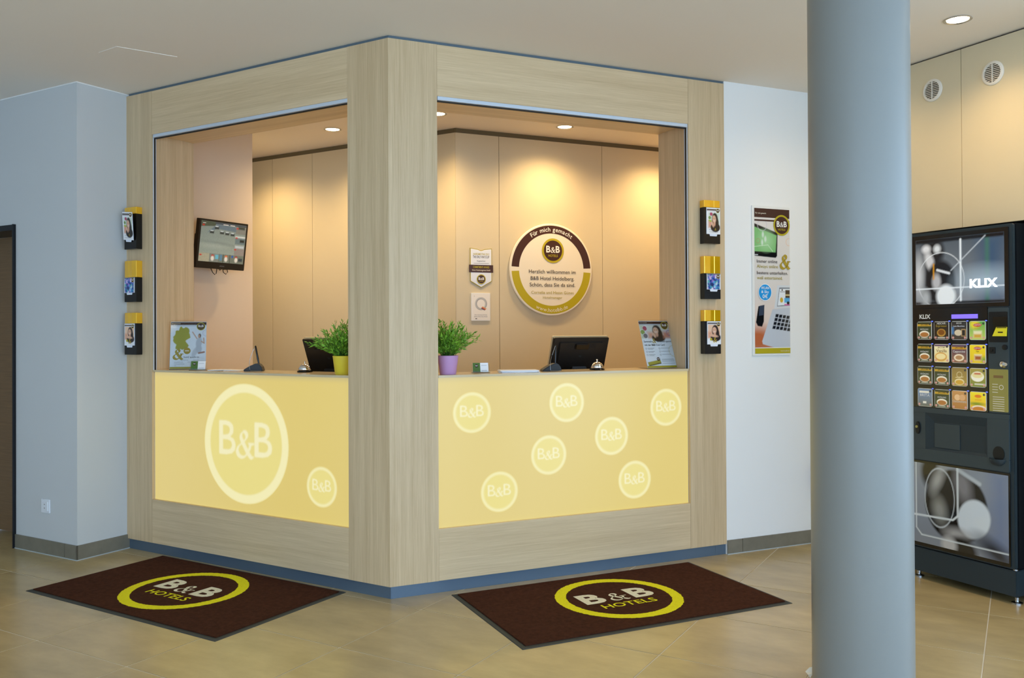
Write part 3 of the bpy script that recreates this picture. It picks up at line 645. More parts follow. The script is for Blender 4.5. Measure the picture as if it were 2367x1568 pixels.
q.put(amp2d(x0 + W * .865, .535, .078, 1.15), 'gold_amp')
q.poly(circ(x0 + W * .28, .385, .052), 'white_print'); q.poly(circ(x0 + W * .28, .385, .048), 'sky_blue')
q.text('WLAN', x0 + W * .28, .404, .017, 'white_print', .062, .01); q.text('& Sky', x0 + W * .28, .381, .016, 'white_print', .058, .01, up=0); q.text('0€', x0 + W * .28, .350, .023, 'white_print', .04, .01, up=0)
q.build('print', t)

# round welcome sign
t = thing('welcome_sign', 'large round welcome sign with brown and olive half rings on the back wall', 'sign', PR(1.790, 1.75, 1.804), TR)
MB().lathe([(0, .004), (.345, .004), (.352, .007), (.352, .016), (.347, .020), (0, .020)], 96).build('disc', 'cream', t, smooth=True)
d_ = t.children[0]; d_.rotation_euler.x = R(90); d_.location = (0, 0, 0)
q = Print(-.0204, .0004)
q.poly(circ(0, 0, .346, 96), 'cream'); q.ring(0, 0, .276, .337, 'brown', 3, 177); q.ring(0, 0, .276, .337, 'olive', 183, 357)
q.arc_text('Für mich gemacht', 0, 0, .292, .034, 'white_print', 90, True, .008); q.arc_text('www.hotelbb.de', 0, 0, .324, .030, 'cream', 270, False)
for s_, z_, h_, w_, m_ in (('Herzlich willkommen im', -.030, .029, .400, 'ink'), ('B&B Hotel Heidelberg.', -.081, .029, .372, 'ink'), ('Schön, dass Sie da sind.', -.130, .029, .388, 'ink'), ('Cornelia und Hasan Günes', -.186, .023, .362, 'olive_text'), ('Hotelmanager', -.222, .019, .165, 'olive_text')):
    q.text(s_, .006, z_, h_, m_, w_, .004, up=1 if z_ > -.04 else 0)
q.build('print', t)
q = Print(-.0226, .0005); q.logo(.010, .145, .094); q.build('logo', t)

# award shield and quality plaque
t = thing('award_shield', 'small white shield-shaped award sign with brown band left of the round sign', 'sign', PR(1.213, 1.75, 1.80), TR)
o2 = [(-.086, .150), (-.086, -.095), (0, -.142), (.086, -.095), (.086, .150), (.03, .143), (0, .132), (-.03, .143)]
MB().slab(o2, -.006, 0).build('board', 'olive_text', t)
q = Print(-.0062, .0004); q.poly([(x_ * .955, z_ * .965) for x_, z_ in o2], 'paper'); q.poly([(x_ * .90, z_ * .93) for x_, z_ in o2], 'paper_blue')
q.text('JAHRESMEETING 2013', 0, .098, .016, 'olive', .128, .01); q.text('THE ONLY WAY IS UP', 0, .076, .018, 'ink', .128, .01, up=0); q.text('Ausgezeichnet', 0, .050, .011, 'dark_text', .068, up=0); q.rect(-.06, .036, .062, .039, 'grey_text', 0)
q.rect(-.096, -.030, .096, .026, 'brown'); q.text('COMMITMENT AWARD', 0, .002, .015, 'olive', .130, .01); q.text('Günes Hotelmanagement GmbH', 0, -.018, .011, 'cream', .145, .006, up=0)
q.logo(0, -.080, .036); q.build('print', t)
t = thing('quality_plaque', 'small white square plaque with grey ring and German flag ribbon below the shield sign', 'sign', PR(1.2085, 1.75, 1.516), TR)
MB().box(-.0755, -.008, -.102, .0755, 0, .102).build('board', 'white_gloss', t, bevel=.001)
p = Paint(.14, .19, 70, 95, '#efe9df'); p.ring(.072, .118, .040, .014, '#9a9a98', .006); p.ring(.07, .12, .040, .004, '#cfcfcc', .004); p.line((.075, .085), (.10, .072), .006, '#2c2620'); p.line((.08, .090), (.106, .076), .007, '#c8442c'); p.line((.085, .095), (.112, .081), .006, '#d8a23a'); p.build('picture', 'print', t, -.07, -.0084, -.095)
q = Print(-.0086, .0003); q.text('Servicequalität', 0, -.062, .008, 'grey_text', .10); q.text('DEUTSCHLAND', 0, -.076, .009, 'grey_text', .105, up=0); q.rect(-.044, -.090, -.030, -.085, 'dark_text', 0); q.text('I', -.052, .074, .01, 'dark_text', up=0); q.build('print', t)

# security screen on the inner wall
tv_t = TB + math.pi / 2
P = PW(.004, .965, 1.93)
t = thing('security_screen', 'black flat screen with camera views tilted on the inner wall', 'monitor', P, tv_t)
MB().box(-.05, -.05, -.05, .05, 0, .05).box(-.02, -.10, -.02, .02, -.05, .02).build('wall_bracket', 'black_plastic', t)
hd = bpy.data.objects.new('head', None)
tl = Matrix.Translation((0, -.12, 0)) @ Matrix.Rotation(R(8), 4, 'X')
def tvp(b_, n_, m_, **k): o_ = b_.build(n_, m_, t, **k); o_.matrix_local = tl; return o_
bpy.data.objects.remove(hd)
tvp(MB().slab(rrect(-.208, -.163, .208, .163, .006), -.018, .012), 'bezel', 'black_plastic', bevel=.001)
tvp(MB().box(-.17, .012, -.13, .17, .035, .12).box(-.205, .012, -.16, .205, .024, .06), 'rear_case', 'black_plastic', bevel=.003)
p = Paint(.384, .268, 130, 92, '#8f9a90'); W, H = .384, .268
p.vgrad('#98a498', '#7d8a84', 0, H); p.poly([(0, H), (0, H * .86), (W * .3, H * .90), (W * .34, H)], '#4b5647'); p.rect(W * .3, H * .95, W, H, '#465058'); p.poly([(W * .34, H * .95), (W * .78, H * .92), (W * .78, H * .80), (W * .36, H * .84), (W * .14, H * .72)], '#647680')
for x_, z_ in ((.24, .755), (.34, .87), (.46, .76), (.58, .75), (.70, .74)):
    p.rect(W * (x_ - .045), H * (z_ - .045), W * (x_ + .045), H * (z_ + .02), '#2f3a3a', .006); p.rect(W * (x_ - .035), H * (z_ + .01), W * (x_ + .03), H * (z_ + .035), '#c5d0d0', .005)
p.ell(W * .45, H * .47, W * .3, H * .03, '#7b877f', .02, -4); p.ell(W * .3, H * .4, W * .2, H * .04, '#a2aca0', .03)
for k, c in enumerate(('#7d7f78', '#6a7c7e', '#8a8c84')): p.rect(W * .77, H * (.78 - .26 * k - .02), W, H * (1.0 - .26 * k - .05), c); 
p.rect(W * .77, H * .67, W, H * .70, '#dfe4e0', .01); p.rect(W * .78, H * .40, W * .98, H * .46, '#b9c4c8', .01); p.rect(W * .78, H * .21, W, H * .38, '#8d8680'); p.rect(W * .88, H * .55, W * .98, H * .62, '#2c3230', .008); p.rect(W * .82, H * .88, W * .97, H * .95, '#39443f', .01)
p.rect(0, 0, W, H * .21, '#6f786c'); p.rect(0, 0, W * .23, H * .21, '#a6a58e'); p.rect(W * .23, 0, W * .43, H * .21, '#7f857c')
for x_, c in ((.30, '#b04038'), (.60, '#d8703a'), (.83, '#a83a34')): p.ell(W * x_, H * .16, W * .03, H * .03, c, .006); p.ell(W * x_, H * .09, W * .035, H * .06, '#dcd8cc', .008)
p.rect(W * .36, H * .08, W * .43, H * .19, '#68b4c8', .006); p.rect(W * .46, H * .05, W * .51, H * .2, '#5a86a0', .006); p.rect(W * .88, H * .06, W * .97, H * .14, '#39444a', .006); p.ell(W * .74, H * .17, W * .02, H * .03, '#2a5ab0', .006); p.rect(W * .53, 0, W * .54, H * .21, '#2c3030'); p.rect(W * .68, 0, W * .69, H * .21, '#2c3030')
for x_, z_ in ((.05, .9), (.8, .9), (.8, .66), (.79, .36), (.04, .16)): p.ell(W * x_, H * z_, W * .025, H * .018, '#c03028', .006)
p.noise(.05, 2, 2); o_ = p.build('screen', 'screen', t, -.192, -.0186, -.118); o_.matrix_local = tl
q = Print(-.0188, .0003); q.text('SAMSUNG', .01, -.146, .0075, 'grey_text', .040); q.rect(-.18, .134, -.155, .138, 'white_print'); q.rect(-.01, .135, .035, .141, 'white_print', 0); q.rect(.05, .135, .09, .141, 'white_print', 0); o_ = q.build('print', t); o_.matrix_local = tl
c_ = MB().tube([(-.05, .02, -.16), (-.03, .02, -.19), (-.012, .018, -.204), (.0, .018, -.195), (.004, .02, -.16)], .0028).tube([(.05, .02, -.15), (.062, .02, -.185), (.085, .02, -.197), (.10, .02, -.18), (.09, .02, -.163), (.055, .02, -.165)], .0028).tube([(.0, .02, -.15), (.03, .02, -.172), (.05, .02, -.158)], .0028)
tvp(c_, 'cable', 'black')

# socket on the door wall
t = thing('wall_socket', 'white power socket low on the grey wall beside the door', 'socket', PW(-.3024, 0, .292), TB)
MB().slab(rrect(-.041, -.041, .041, .041, .004), -.009, 0).build('frame', 'socket_white', t, bevel=.002)
MB().slab(rrect(-.028, -.028, .028, .028, .003), -.013, -.008).build('insert', 'socket_white', t, bevel=.001)
b_ = MB().lathe([(.0195, .0), (.0195, .012), (.0, .012)], 32); o_ = b_.build('socket_well', 'white_gloss', t, (0, -.0134, 0)); o_.rotation_euler.x = R(-90)
MB().box(-.002, -.0140, .008, .002, -.0128, .014).box(-.002, -.0140, -.014, .002, -.0128, -.008).build('contact', 'gap_dark', t)

# small black box on the white wall, mostly behind the column
t = thing('black_wall_box', 'small black rounded box on the white wall partly hidden by the column', 'wall box', PR(2.762, 0, .325), TR)
MB().slab([(-.022, 0), (.036, 0), (.036, .16), (-.03, .16), (-.036, .152), (-.034, .08)], -.06, 0).build('case', 'black_plastic', t, bevel=.004)
MB().box(-.02, -.0615, .13, .03, -.0595, .15).build('front_slot', 'black', t)
# crumpled scrap of tape by the column foot
t = thing('tape_scrap', 'curled scrap of pale tape on the floor at the column foot', 'tape', (1.136, 3.372, 0))
MB().add([(0, 0, .001), (.014, .004, .018), (.004, .02, .034), (-.012, .02, .018), (-.006, .004, .012), (.02, .012, .040)], [(0, 1, 4), (1, 3, 4), (1, 2, 3), (1, 5, 2), (0, 4, 3)]).build('strip', 'cream', t)

# ventilation grilles in the panelled wall
def vent(x, z, lab):
    t = thing('air_vent', lab, 'air vent', WA + rot(TW, x, 0, z), TW, 'round wall vents')
    b_ = MB().lathe([(.046, .001), (.047, .010), (.056, .009), (.061, .004), (.061, .0)], 48); o_ = b_.build('rim', 'vent_white', t, smooth=True); o_.rotation_euler.x = R(90)
    o_ = MB().lathe([(0, .0005), (.047, .0005)], 40).build('backing', 'black', t); o_.rotation_euler.x = R(90)
    for k in range(9):
        z_ = -.038 + .0095 * k; hw = math.sqrt(max(.047 ** 2 - z_ ** 2, 0))
        MB().add([(-hw, -.009, z_ - .003), (hw, -.009, z_ - .003), (hw, -.003, z_ + .004), (-hw, -.003, z_ + .004), (-hw, -.0075, z_ - .003), (hw, -.0075, z_ - .003), (hw, -.0015, z_ + .004), (-hw, -.0015, z_ + .004)], [(0, 1, 2, 3), (7, 6, 5, 4), (0, 4, 5, 1), (3, 2, 6, 7), (1, 5, 6, 2), (0, 3, 7, 4)]).build('slat', 'vent_white', t)
    MB().box(-.002, -.0095, -.046, .002, -.002, .046).build('rib', 'vent_white', t)
vent(.137, 2.64, 'round white wall vent left of the panel joint, nearer the column'); vent(.490, 2.64, 'round white wall vent right of the panel joint, at the right edge')

# ================================================================== ON THE COUNTERS
def plant(fr, x, y, seed, potm, lab, spread):
    rnd = random.Random(seed); P = fr(x, y, ZC)
    t = thing('potted_plant', lab, 'plant', P, 0, 'small potted plants')
    MB().lathe([(0, .0), (.041, 0), (.043, .002), (.0545, .092), (.056, .0985), (.0545, .0995), (.052, .097), (.047, .08), (0, .08)], 40).build('pot', potm, t, smooth=True)
    MB().lathe([(0, .086), (.0505, .084)], 24).build('soil', 'soil', t)
    lf = MB(); st = MB()
    for s_ in range(105):
        az = rnd.uniform(0, 2 * math.pi); ln = rnd.uniform(.13, .205); out = rnd.uniform(.02, 1.0) ** .8 * spread; r0 = rnd.uniform(0, .03)
        p0 = Vector((r0 * math.cos(az), r0 * math.sin(az), .084)); tip_h = ln * math.cos(out * .95); tip_r = ln * math.sin(out * .95)
        pts = []
        for k in range(6):
            u = k / 5; pts.append(p0 + Vector((math.cos(az) * tip_r * u ** 1.15, math.sin(az) * tip_r * u ** 1.15, tip_h * (1.12 * u - .12 * u * u) - .015 * out * u * u)))
        st.tube(pts, [.0012, .0011, .001, .0009, .0007, .0005], 4)
        for k in range(15):
            u = .22 + .78 * k / 14; i = min(int(u * 5), 4); q0 = pts[i].lerp(pts[i + 1], u * 5 - i); d0 = (pts[i + 1] - pts[i]).normalized()
            a_ = rnd.uniform(0, 2 * math.pi); side = d0.orthogonal().normalized(); side.rotate(Matrix.Rotation(a_, 3, d0))
            d = (d0 * rnd.uniform(.5, 1.0) + side * rnd.uniform(.35, .8)).normalized(); L = rnd.uniform(.018, .034); wd = d.cross(Vector((rnd.uniform(-1, 1), rnd.uniform(-1, 1), rnd.uniform(.2, 1)))).normalized() * rnd.uniform(.003, .0048)
            m_ = q0 + d * L * .45; e_ = q0 + d * L; nrm = d.cross(wd).normalized() * .0008
            lf.add([q0, m_ + wd + nrm, e_, m_ - wd + nrm, m_ - nrm], [(0, 4, 1), (4, 2, 1), (0, 3, 4), (4, 3, 2)])
    # foliage is pressed back where it meets the corner post
    ax_ = rot(TL, 1, 0) if fr is PL else rot(TR, -1, 0); lim = (-x - .2701 if fr is PL else x - .2590) - .005
    for b_ in (st, lf):
        for i, v in enumerate(b_.v):
            c = v[0] * ax_.x + v[1] * ax_.y
            if c > lim: d = c - lim + .02 * (1 - math.exp(-(c - lim) / .05)); b_.v[i] = (v[0] - ax_.x * d, v[1] - ax_.y * d, v[2])
    st.build('stems', 'stem', t, kind='stuff'); lf.build('leaves', 'leaf', t, kind='stuff')
    return t
plant(PL, -.392, .098, 11, 'pot_yellow', 'bushy green plant in a yellow pot on the left counter beside the corner post', 1.12)
plant(PR, .345, .092, 23, 'pot_pink', 'bushy green plant in a pink pot on the right counter beside the corner post', .98)

def bell(P, lab):
    t = thing('desk_bell', lab, 'bell', P, 0, 'chrome desk bells')
    MB().lathe([(0, 0), (.042, 0), (.0435, .004), (.041, .009), (.033, .012), (0, .012)], 40).build('base', 'black_gloss', t, smooth=True)
    MB().lathe([(.036, .013), (.037, .016), (.0345, .027), (.027, .038), (.016, .045), (.006, .0475), (0, .0478)], 40).build('dome', 'chrome', t, smooth=True)
    MB().lathe([(.0035, .047), (.0035, .054), (.0052, .056), (.0052, .060), (.003, .0625), (0, .063)], 16).build('button', 'chrome', t, smooth=True)
bell(PL(-.765, .195, ZC), 'small chrome desk bell on the left counter between pen stand and yellow pot')
bell(PR(1.268, .135, ZC), 'small chrome desk bell on the right counter before the till screen')

def pen_stand(fr, rz, x, y, turn, lean, lab):
    t = thing('pen_stand', lab, 'pen', fr(x, y, ZC), rz + turn, 'black counter pens on stands')
    MB().slab([(-.058, 0), (.058, 0), (.050, .026), (.034, .044), (.018, .046), (-.020, .030), (-.050, .012)], -.030, .030).build('base', 'black_plastic', t, bevel=.004)
    tip = Vector((.028, 0, .040)); top = tip + Vector((lean, 0, .108))
    MB().tube([tip, tip.lerp(top, .3), tip.lerp(top, .95), top], [.0045, .0058, .0052, .003], 12).build('pen', 'black_gloss', t, smooth=True)
    pts = [top.lerp(Vector((-.012, -.036, .004)), u / 10) + Vector((-.016 * math.sin(math.pi * u / 10), -.006 * math.sin(math.pi * u / 10), -.012 * math.sin(math.pi * u / 10))) for u in range(11)]
    MB().tube(pts + [Vector((.03, -.04, .003)), Vector((.05, -.034, .003))], .0013, 6).build('cord', 'steel', t)
pen_stand(PL, TL, -1.138, .165, R(32), -.020, 'black counter pen in a wedge stand with bead cord on the left counter')
pen_stand(PR, TR, .972, .140, R(-8), .004, 'black counter pen in a wedge stand beside the paper stack on the right counter')

def till(fr, rz, x, y, lab):
    t = thing('till_screen', lab, 'monitor', fr(x, y, .76), rz, 'black till screens seen from behind')
    MB().slab(rrect(-.12, 0, .12, .02, .004), -.09, .10).build('foot', 'black_plastic', t, bevel=.002)
    MB().box(-.05, -.02, .02, .05, .04, .36).build('stand', 'black_plastic', t, bevel=.004)
    tl_ = Matrix.Translation((0, -.0, .535 - .12)) @ Matrix.Rotation(R(20), 4, 'X')
    def pt(b_, n_, m_, **k): o_ = b_.build(n_, m_, t, **k); o_.matrix_local = tl_; return o_
    pt(MB().slab(rrect(-.191, -.15, .191, .135, .008), .006, .022), 'bezel', 'desk', bevel=.002)
    pt(MB().slab(rrect(-.189, -.15, .189, .131, .008), -.012, .006), 'rear_shell', 'black_plastic', bevel=.003)
    pt(MB().slab(rrect(-.15, -.13, .15, .105, .008), -.022, -.010), 'rear_cover', 'black_plastic', bevel=.004)
    pt(MB().box(-.178, .0222, -.14, .178, .0235, .122), 'screen', 'black_gloss')
    pt(MB().slab(rrect(-.045, .062, .045, .098, .008), -.034, -.02), 'handle_hump', 'black_gloss', bevel=.004)
    v_ = MB()
    for k in range(9): v_.box(-.13 , -.0228, -.06 + .008 * k, -.105, -.0215, -.056 + .008 * k)
    for k in range(7): v_.box(-.095 + .006 * k, -.0228, .07, -.092 + .006 * k, -.0215, .095); v_.box(.058 + .006 * k, -.0228, .07, .061 + .006 * k, -.0215, .095)
    pt(v_, 'vent_slots', 'black', kind='stuff')
    q_ = Print(-.0224, .0002); q_.text('hp', 0, .012, .012, 'machine_mid', .016);
    o_ = q_.build('mark', t); o_.matrix_local = tl_
till(PL, TL, -.80, .455, 'black till screen behind the left counter, partly hidden by the yellow-potted plant')
till(PR, TR, 1.318, .455, 'black till screen behind the right counter, right of the pen stand')

# leaflet stands
GER = [(.42, 1.0), (.47, .985), (.52, .93), (.60, .93), (.66, .97), (.74, .96), (.80, .93), (.86, .88), (.88, .80), (.86, .72), (.90, .66), (.92, .58), (.94, .52), (.86, .48), (.74, .43), (.68, .38), (.72, .32), (.80, .25), (.86, .18), (.80, .10), (.76, .05), (.66, .05), (.58, .02), (.50, .0), (.44, .04), (.34, .02), (.22, .03), (.16, .04), (.16, .12), (.20, .22), (.12, .28), (.06, .32), (.02, .40), (.04, .48), (.02, .56), (.10, .62), (.14, .70), (.14, .80), (.22, .84), (.30, .82), (.34, .88), (.36, .95)]
def stand(P, rz, lab, style):
    t = thing('poster_stand', lab, 'display stand', P, rz, 'acrylic poster stands')
    W, H = .212, .300; la = R(-20 if style == 'club' else -12)
    tl_ = Matrix.Rotation(la, 4, 'X')
    b_ = MB().box(-W / 2, -.0005, 0, W / 2, .0005, H + .004)
    MB().box(-W / 2, -.004, 0, W / 2, .115, .0022).build('foot', 'acrylic', t)
    o_ = MB().box(-W / 2, -.004, .003, W / 2, -.0026, H + .006).build('front_sheet', 'acrylic', t); o_.matrix_local = tl_
    o_ = MB().box(-W / 2 + .001, -.0012, .003, W / 2 - .001, 0, H).build('poster', 'paper_blue', t); o_.matrix_local = tl_
    p = Paint(W * .98, H * .985, 84, 118, '#eef0f6'); w_, h_ = W * .98, H * .985
    if style == 'map':
        p.poly([(w_ * .06 + gx * w_ * .53, h_ * .40 + gz * h_ * .50) for gx, gz in GER], '#aaa42c')
        p.noise(.02, 3)
        # leaping woman in white
        p.ell(w_ * .80, h_ * .55, w_ * .085, h_ * .12, '#c6c8d0', .006, -8); p.ell(w_ * .70, h_ * .36, w_ * .07, h_ * .12, '#cfd1d8', .006, -28); p.ell(w_ * .80, h_ * .42, w_ * .085, h_ * .09, '#c4c6ce', .006)
        p.ell(w_ * .815, h_ * .70, w_ * .04, h_ * .045, '#4a3228', .004); p.ell(w_ * .80, h_ * .69, w_ * .028, h_ * .035, '#d3a083', .004); p.line((w_ * .74, h_ * .64), (w_ * .615, h_ * .78), .006, '#d3a083', .003); p.line((w_ * .87, h_ * .58), (w_ * .945, h_ * .54), .006, '#d3a083', .003); p.line((w_ * .945, h_ * .54), (w_ * .93, h_ * .65), .006, '#d3a083', .003); p.line((w_ * .80, h_ * .33), (w_ * .95, h_ * .35), .010, '#a8705a', .004); p.ring(w_ * 1.0, h_ * .76, .02, .002, '#c8bcd8')
    else:
        p.rect(w_ * .02, h_ * .63, w_ * .98, h_ * .90, '#dcd0d6'); woman(p, w_ * .24, h_ * .63, w_ * .78, h_ * .915, '#d8d8d0', True, '#2c1d16'); p.rect(w_ * .75, h_ * .63, w_ * .98, h_ * .76, '#dc9478', .02); p.rect(0, h_ * .63, w_ * .12, h_ * .90, '#c9d4ac', .02)
        p.ring(w_ * .95, h_ * .74, .016, .003, '#9a70a0'); p.ring(w_ * 1.0, h_ * .35, .035, .002, '#cfc27a')
        p.ell(w_ * .16, h_ * .84, .017, .017, '#f0f0f0'); p.ell(w_ * .16, h_ * .84, .015, .015, '#b0485c'); p.ell(w_ * .07, h_ * .76, .017, .017, '#f0f0f0'); p.ell(w_ * .07, h_ * .76, .015, .015, '#8ea552'); p.ell(w_ * .14, h_ * .68, .017, .017, '#f0f0f0'); p.ell(w_ * .14, h_ * .68, .015, .015, '#7d7478')
        p.poly([(w_ * .06, h_ * .035), (w_ * .04, h_ * .115), (w_ * .47, h_ * .165), (w_ * .49, h_ * .085)], '#4a3a2a'); p.poly([(w_ * .055, h_ * .055), (w_ * .04, h_ * .118), (w_ * .47, h_ * .168), (w_ * .485, h_ * .105)], '#a8a02c')
    o_ = p.build('picture', 'print', t, -w_ / 2, -.0015, .004); o_.matrix_local = tl_
    q = Print(-.0017, .0002); xl_ = -w_ / 2; zt = .004 + h_
    q.rect(xl_, zt - .020, -xl_, zt - .003, 'brown'); q.text('Für mich gemacht', xl_ + .006, zt - .014, .006, 'cream', .05, align='L'); q.rect(xl_, zt - .026, -xl_, zt - .0235, 'grey_text', 0)
    q.logo(-xl_ - .032, zt - .030, .025); q.rect(xl_, .004, -xl_, .016, 'olive', 0)
    if style == 'map':
        q.put(amp2d(xl_ + .048, .066, .058, 1.2), 'gold_amp'); q.text('bald auch in', xl_ + .080, .071, .0125, 'dark_text', .088, align='L'); q.poly(circ(xl_ + .098, .116, .0205, 28), 'gold_amp'); q.rect(xl_ + .086, .113, xl_ + .110, .119, 'cream')
        for s_, x_, z_, k_ in (('Bad Homburg', .062, .056, .044), ('Göttingen', .135, .056, .034), ('Düsseldorf City', .026, .043, .05), ('Potsdam', .105, .043, .03), ('Hamburg Harburg', .026, .032, .058), ('Ulm', .026, .021, .012)): q.text(s_, xl_ + x_, z_, .0055, 'grey_text', k_, align='L', up=0)
    else:
        q.text('Sammeln', xl_ + .008, .163, .0125, 'dark_text', .058, align='L', bold=.006); q.put(amp2d(xl_ + .082, .161, .024, 1.1), 'gold_amp'); q.text('im Schlaf sparen', xl_ + .102, .163, .0125, 'dark_text', .100, align='L', bold=.006, up=0); q.text('mit der B&B Club Card', xl_ + .010, .141, .0125, 'dark_text', .140, align='L', bold=.006, up=0)
        for k in range(3):
            for x_, k_ in ((.026, .045), (.118, .062)):
                q.ring(xl_ + x_ - .010, .124 - .020 * k, .004, .0055, 'grey_text', up=0, n=16); q.rect(xl_ + x_, .125 - .020 * k, xl_ + x_ + k_, .127 - .020 * k, 'grey_text', 0)
                if x_ < .1: q.rect(xl_ + x_, .119 - .020 * k, xl_ + x_ + k_ * .8, .121 - .020 * k, 'grey_text', 0)
        for z_, k_ in ((.056, .085), (.049, .09), (.042, .09), (.030, .09)): q.rect(xl_ + .108, z_, xl_ + .108 + k_, z_ + .002, 'grey_text', 0)
        q.logo(xl_ + .085, .058, .011, 'brown')
    o_ = q.build('print', t); o_.matrix_local = tl_
stand(Vector((-1.991, 5.381, ZC)), R(12.8), 'clear stand with a Germany map poster standing on the left counter', 'map')
stand(PR(1.712, .130, ZC), TR, 'clear stand with a club card poster leaning back on the right counter', 'club')

def card_holder(P, rz, lab, mn):
    t = thing('card_holder', lab, 'card holder', P, rz, 'business card holders')
    MB().box(-.050, -.012, 0, .050, .040, .003).box(-.050, -.012, .003, .050, -.009, .012).build('tray', 'acrylic', t)
    o_ = MB().box(-.050, .0, 0, .050, .002, .048).build('back_rest', 'acrylic', t); o_.rotation_euler.x = R(-18)
    c_ = MB().box(-.0425, -.006, .004, .0425, -.001, .055); o_ = c_.build('cards', 'paper', t); o_.rotation_euler.x = R(-16)
    q = Print(-.0062, .0003); q.rect(-.0425, .004, -.002, .055, 'card_green'); q.logo(-.022, .038, .009, 'ink', 'ink'); q.rect(.004, .040, .034, .0415, 'grey_text', 0); q.rect(.004, .012, .034, .0135, 'grey_text', 0); o_ = q.build('print', t); o_.rotation_euler.x = R(-16)
card_holder(Vector((-1.880, 5.250, ZC)), R(4), 'small clear card holder with green and white cards before the map stand', 0)
card_holder(PR(.552, .145, ZC), R(12), 'small clear card holder with green and white cards beside the pink pot', 1)

t = thing('paper_tray', 'flat open booklet lying on the left counter between map stand and pen stand', 'booklet', PL(-1.33, .13, ZC), R(-8))
MB().add([(-.105, -.03, .001), (.0, -.045, .003), (.0, .05, .003), (-.105, .065, .001), (-.105, -.03, .006), (.0, -.045, .0075), (.0, .05, .0075), (-.105, .065, .006)], [(0, 3, 2, 1), (4, 5, 6, 7), (0, 1, 5, 4), (1, 2, 6, 5), (2, 3, 7, 6), (3, 0, 4, 7)]).build('page', 'paper', t)
MB().add([(.002, -.045, .001), (.105, -.045, .001), (.105, .05, .001), (.002, .05, .001), (.002, -.045, .0075), (.105, -.045, .003), (.105, .05, .003), (.002, .05, .0075)], [(0, 3, 2, 1), (4, 5, 6, 7), (0, 1, 5, 4), (1, 2, 6, 5), (2, 3, 7, 6), (3, 0, 4, 7)]).build('page', 'paper', t)
t = thing('paper_stack', 'low stack of white paper sheets on the right counter beside the pen stand', 'paper', PR(.765, .125, ZC), R(8), )
rnd = random.Random(2)
for k in range(5):
    o_ = MB().box(-.105, -.062, .0026 * k, .105, .062, .0026 * k + .0024).build('sheet', 'paper' if k % 2 else 'paper_blue', t); o_.rotation_euler.z = rnd.uniform(-.06, .06); o_.location.x = rnd.uniform(-.006, .006)

# ================================================================== DRINKS MACHINE
t = thing('drinks_machine', 'tall dark hot drinks vending machine at the right edge behind the column', 'vending machine', VA, TV_)
F = -.045
MB().box(-.045, F + .02, .17, .575, .66, 1.85).build('cabinet', 'machine_dark', t, bevel=.006)
MB().slab(rrect(-.040, .172, .572, 1.848, .01), F, F + .022).build('door', 'machine', t, bevel=.003)
MB().box(-.043, F + .003, .04, .574, .64, .166).build('base', 'machine', t, bevel=.003)
for x_ in (0, .55):
    for y_ in (F + .045, .60):
        MB().lathe([(0, 0), (.026, 0), (.026, .006), (.010, .010), (.008, .016), (.011, .018), (.011, .030), (.006, .032), (.006, .042)], 20, (x_, y_, 0)).build('foot', 'steel', t, smooth=True)
MB().lathe([(.012, .166), (.012, .172), (0, .172)], 16, (.56, F + .02, 0)).build('hinge', 'steel', t)
# upper display
MB().slab(rrect(-.02, 1.447, .556, 1.832, .004), F - .006, F + .002).build('display_frame', 'panel_black', t, bevel=.001)
W, H = .500, .345; p = Paint(W, H, 130, 90, '#5d656c'); p.vgrad('#80858c', '#4b535c', 0, H); p.rect(W * .75, 0, W, H, '#39516c', .12); p.rect(W * .80, 0, W * .84, H, '#3f6a60', .02); p.rect(0, H * .94, W, H, '#15161a', .01); p.rect(0, 0, W, H * .04, '#15161a', .01)
p.rect(W * .10, H * .02, W * .30, H * .98, '#111216', .05); p.ell(W * .26, H * .80, W * .08, H * .14, '#1a1a1e', .03); p.ell(W * .13, H * .85, W * .05, H * .06, '#d8d8dc', .02); p.ell(W * .17, H * .66, W * .05, H * .16, '#c9c9cc', .02, 20); p.ell(W * .26, H * .84, W * .04, H * .06, '#d2d6da', .02)
p.ell(W * .30, H * .34, W * .17, H * .32, '#14151a', .02); p.ell(W * .36, H * .12, W * .11, H * .17, '#dfe4e8', .02); p.ell(W * .25, H * .34, W * .05, H * .12, '#b0b0b4', .02); p.ring(W * .30, H * .36, W * .27, .003, '#e4e8ec', .004, rz=H * .42); p.ell(W * .04, H * .45, W * .05, H * .25, '#c2c4c8', .04); p.ell(W * .12, H * .1, W * .05, H * .12, '#a8acb0', .03)
p.rect(W * .21, H * .38, W * .225, H * .62, '#d0901c', .008); p.line((W * .26, H * .52), (W * .40, H * .46), .012, '#d8dce0', .006); p.line((W * .53, H * .05), (W * .53, H * .95), .010, '#dfe6ec', .006); p.line((0, H * .24), (W, H * .24), .006, '#e8eef4', .005); p.line((W * .42, H * .5), (W * .80, H * .97), .005, '#b8c0c8', .006)
p.ell(W * .80, H * .34, W * .22, H * .14, '#a8bccc', .10, al=.8)
p.build('display', 'backlit', t, .035, F - .0066, 1.466)
q = Print(F - .0068, .0004); q.text('KLIX', .425, 1.545, .042, 'klix_glow', .150, .045, space=1.05); q.build('glowing_letters', t)
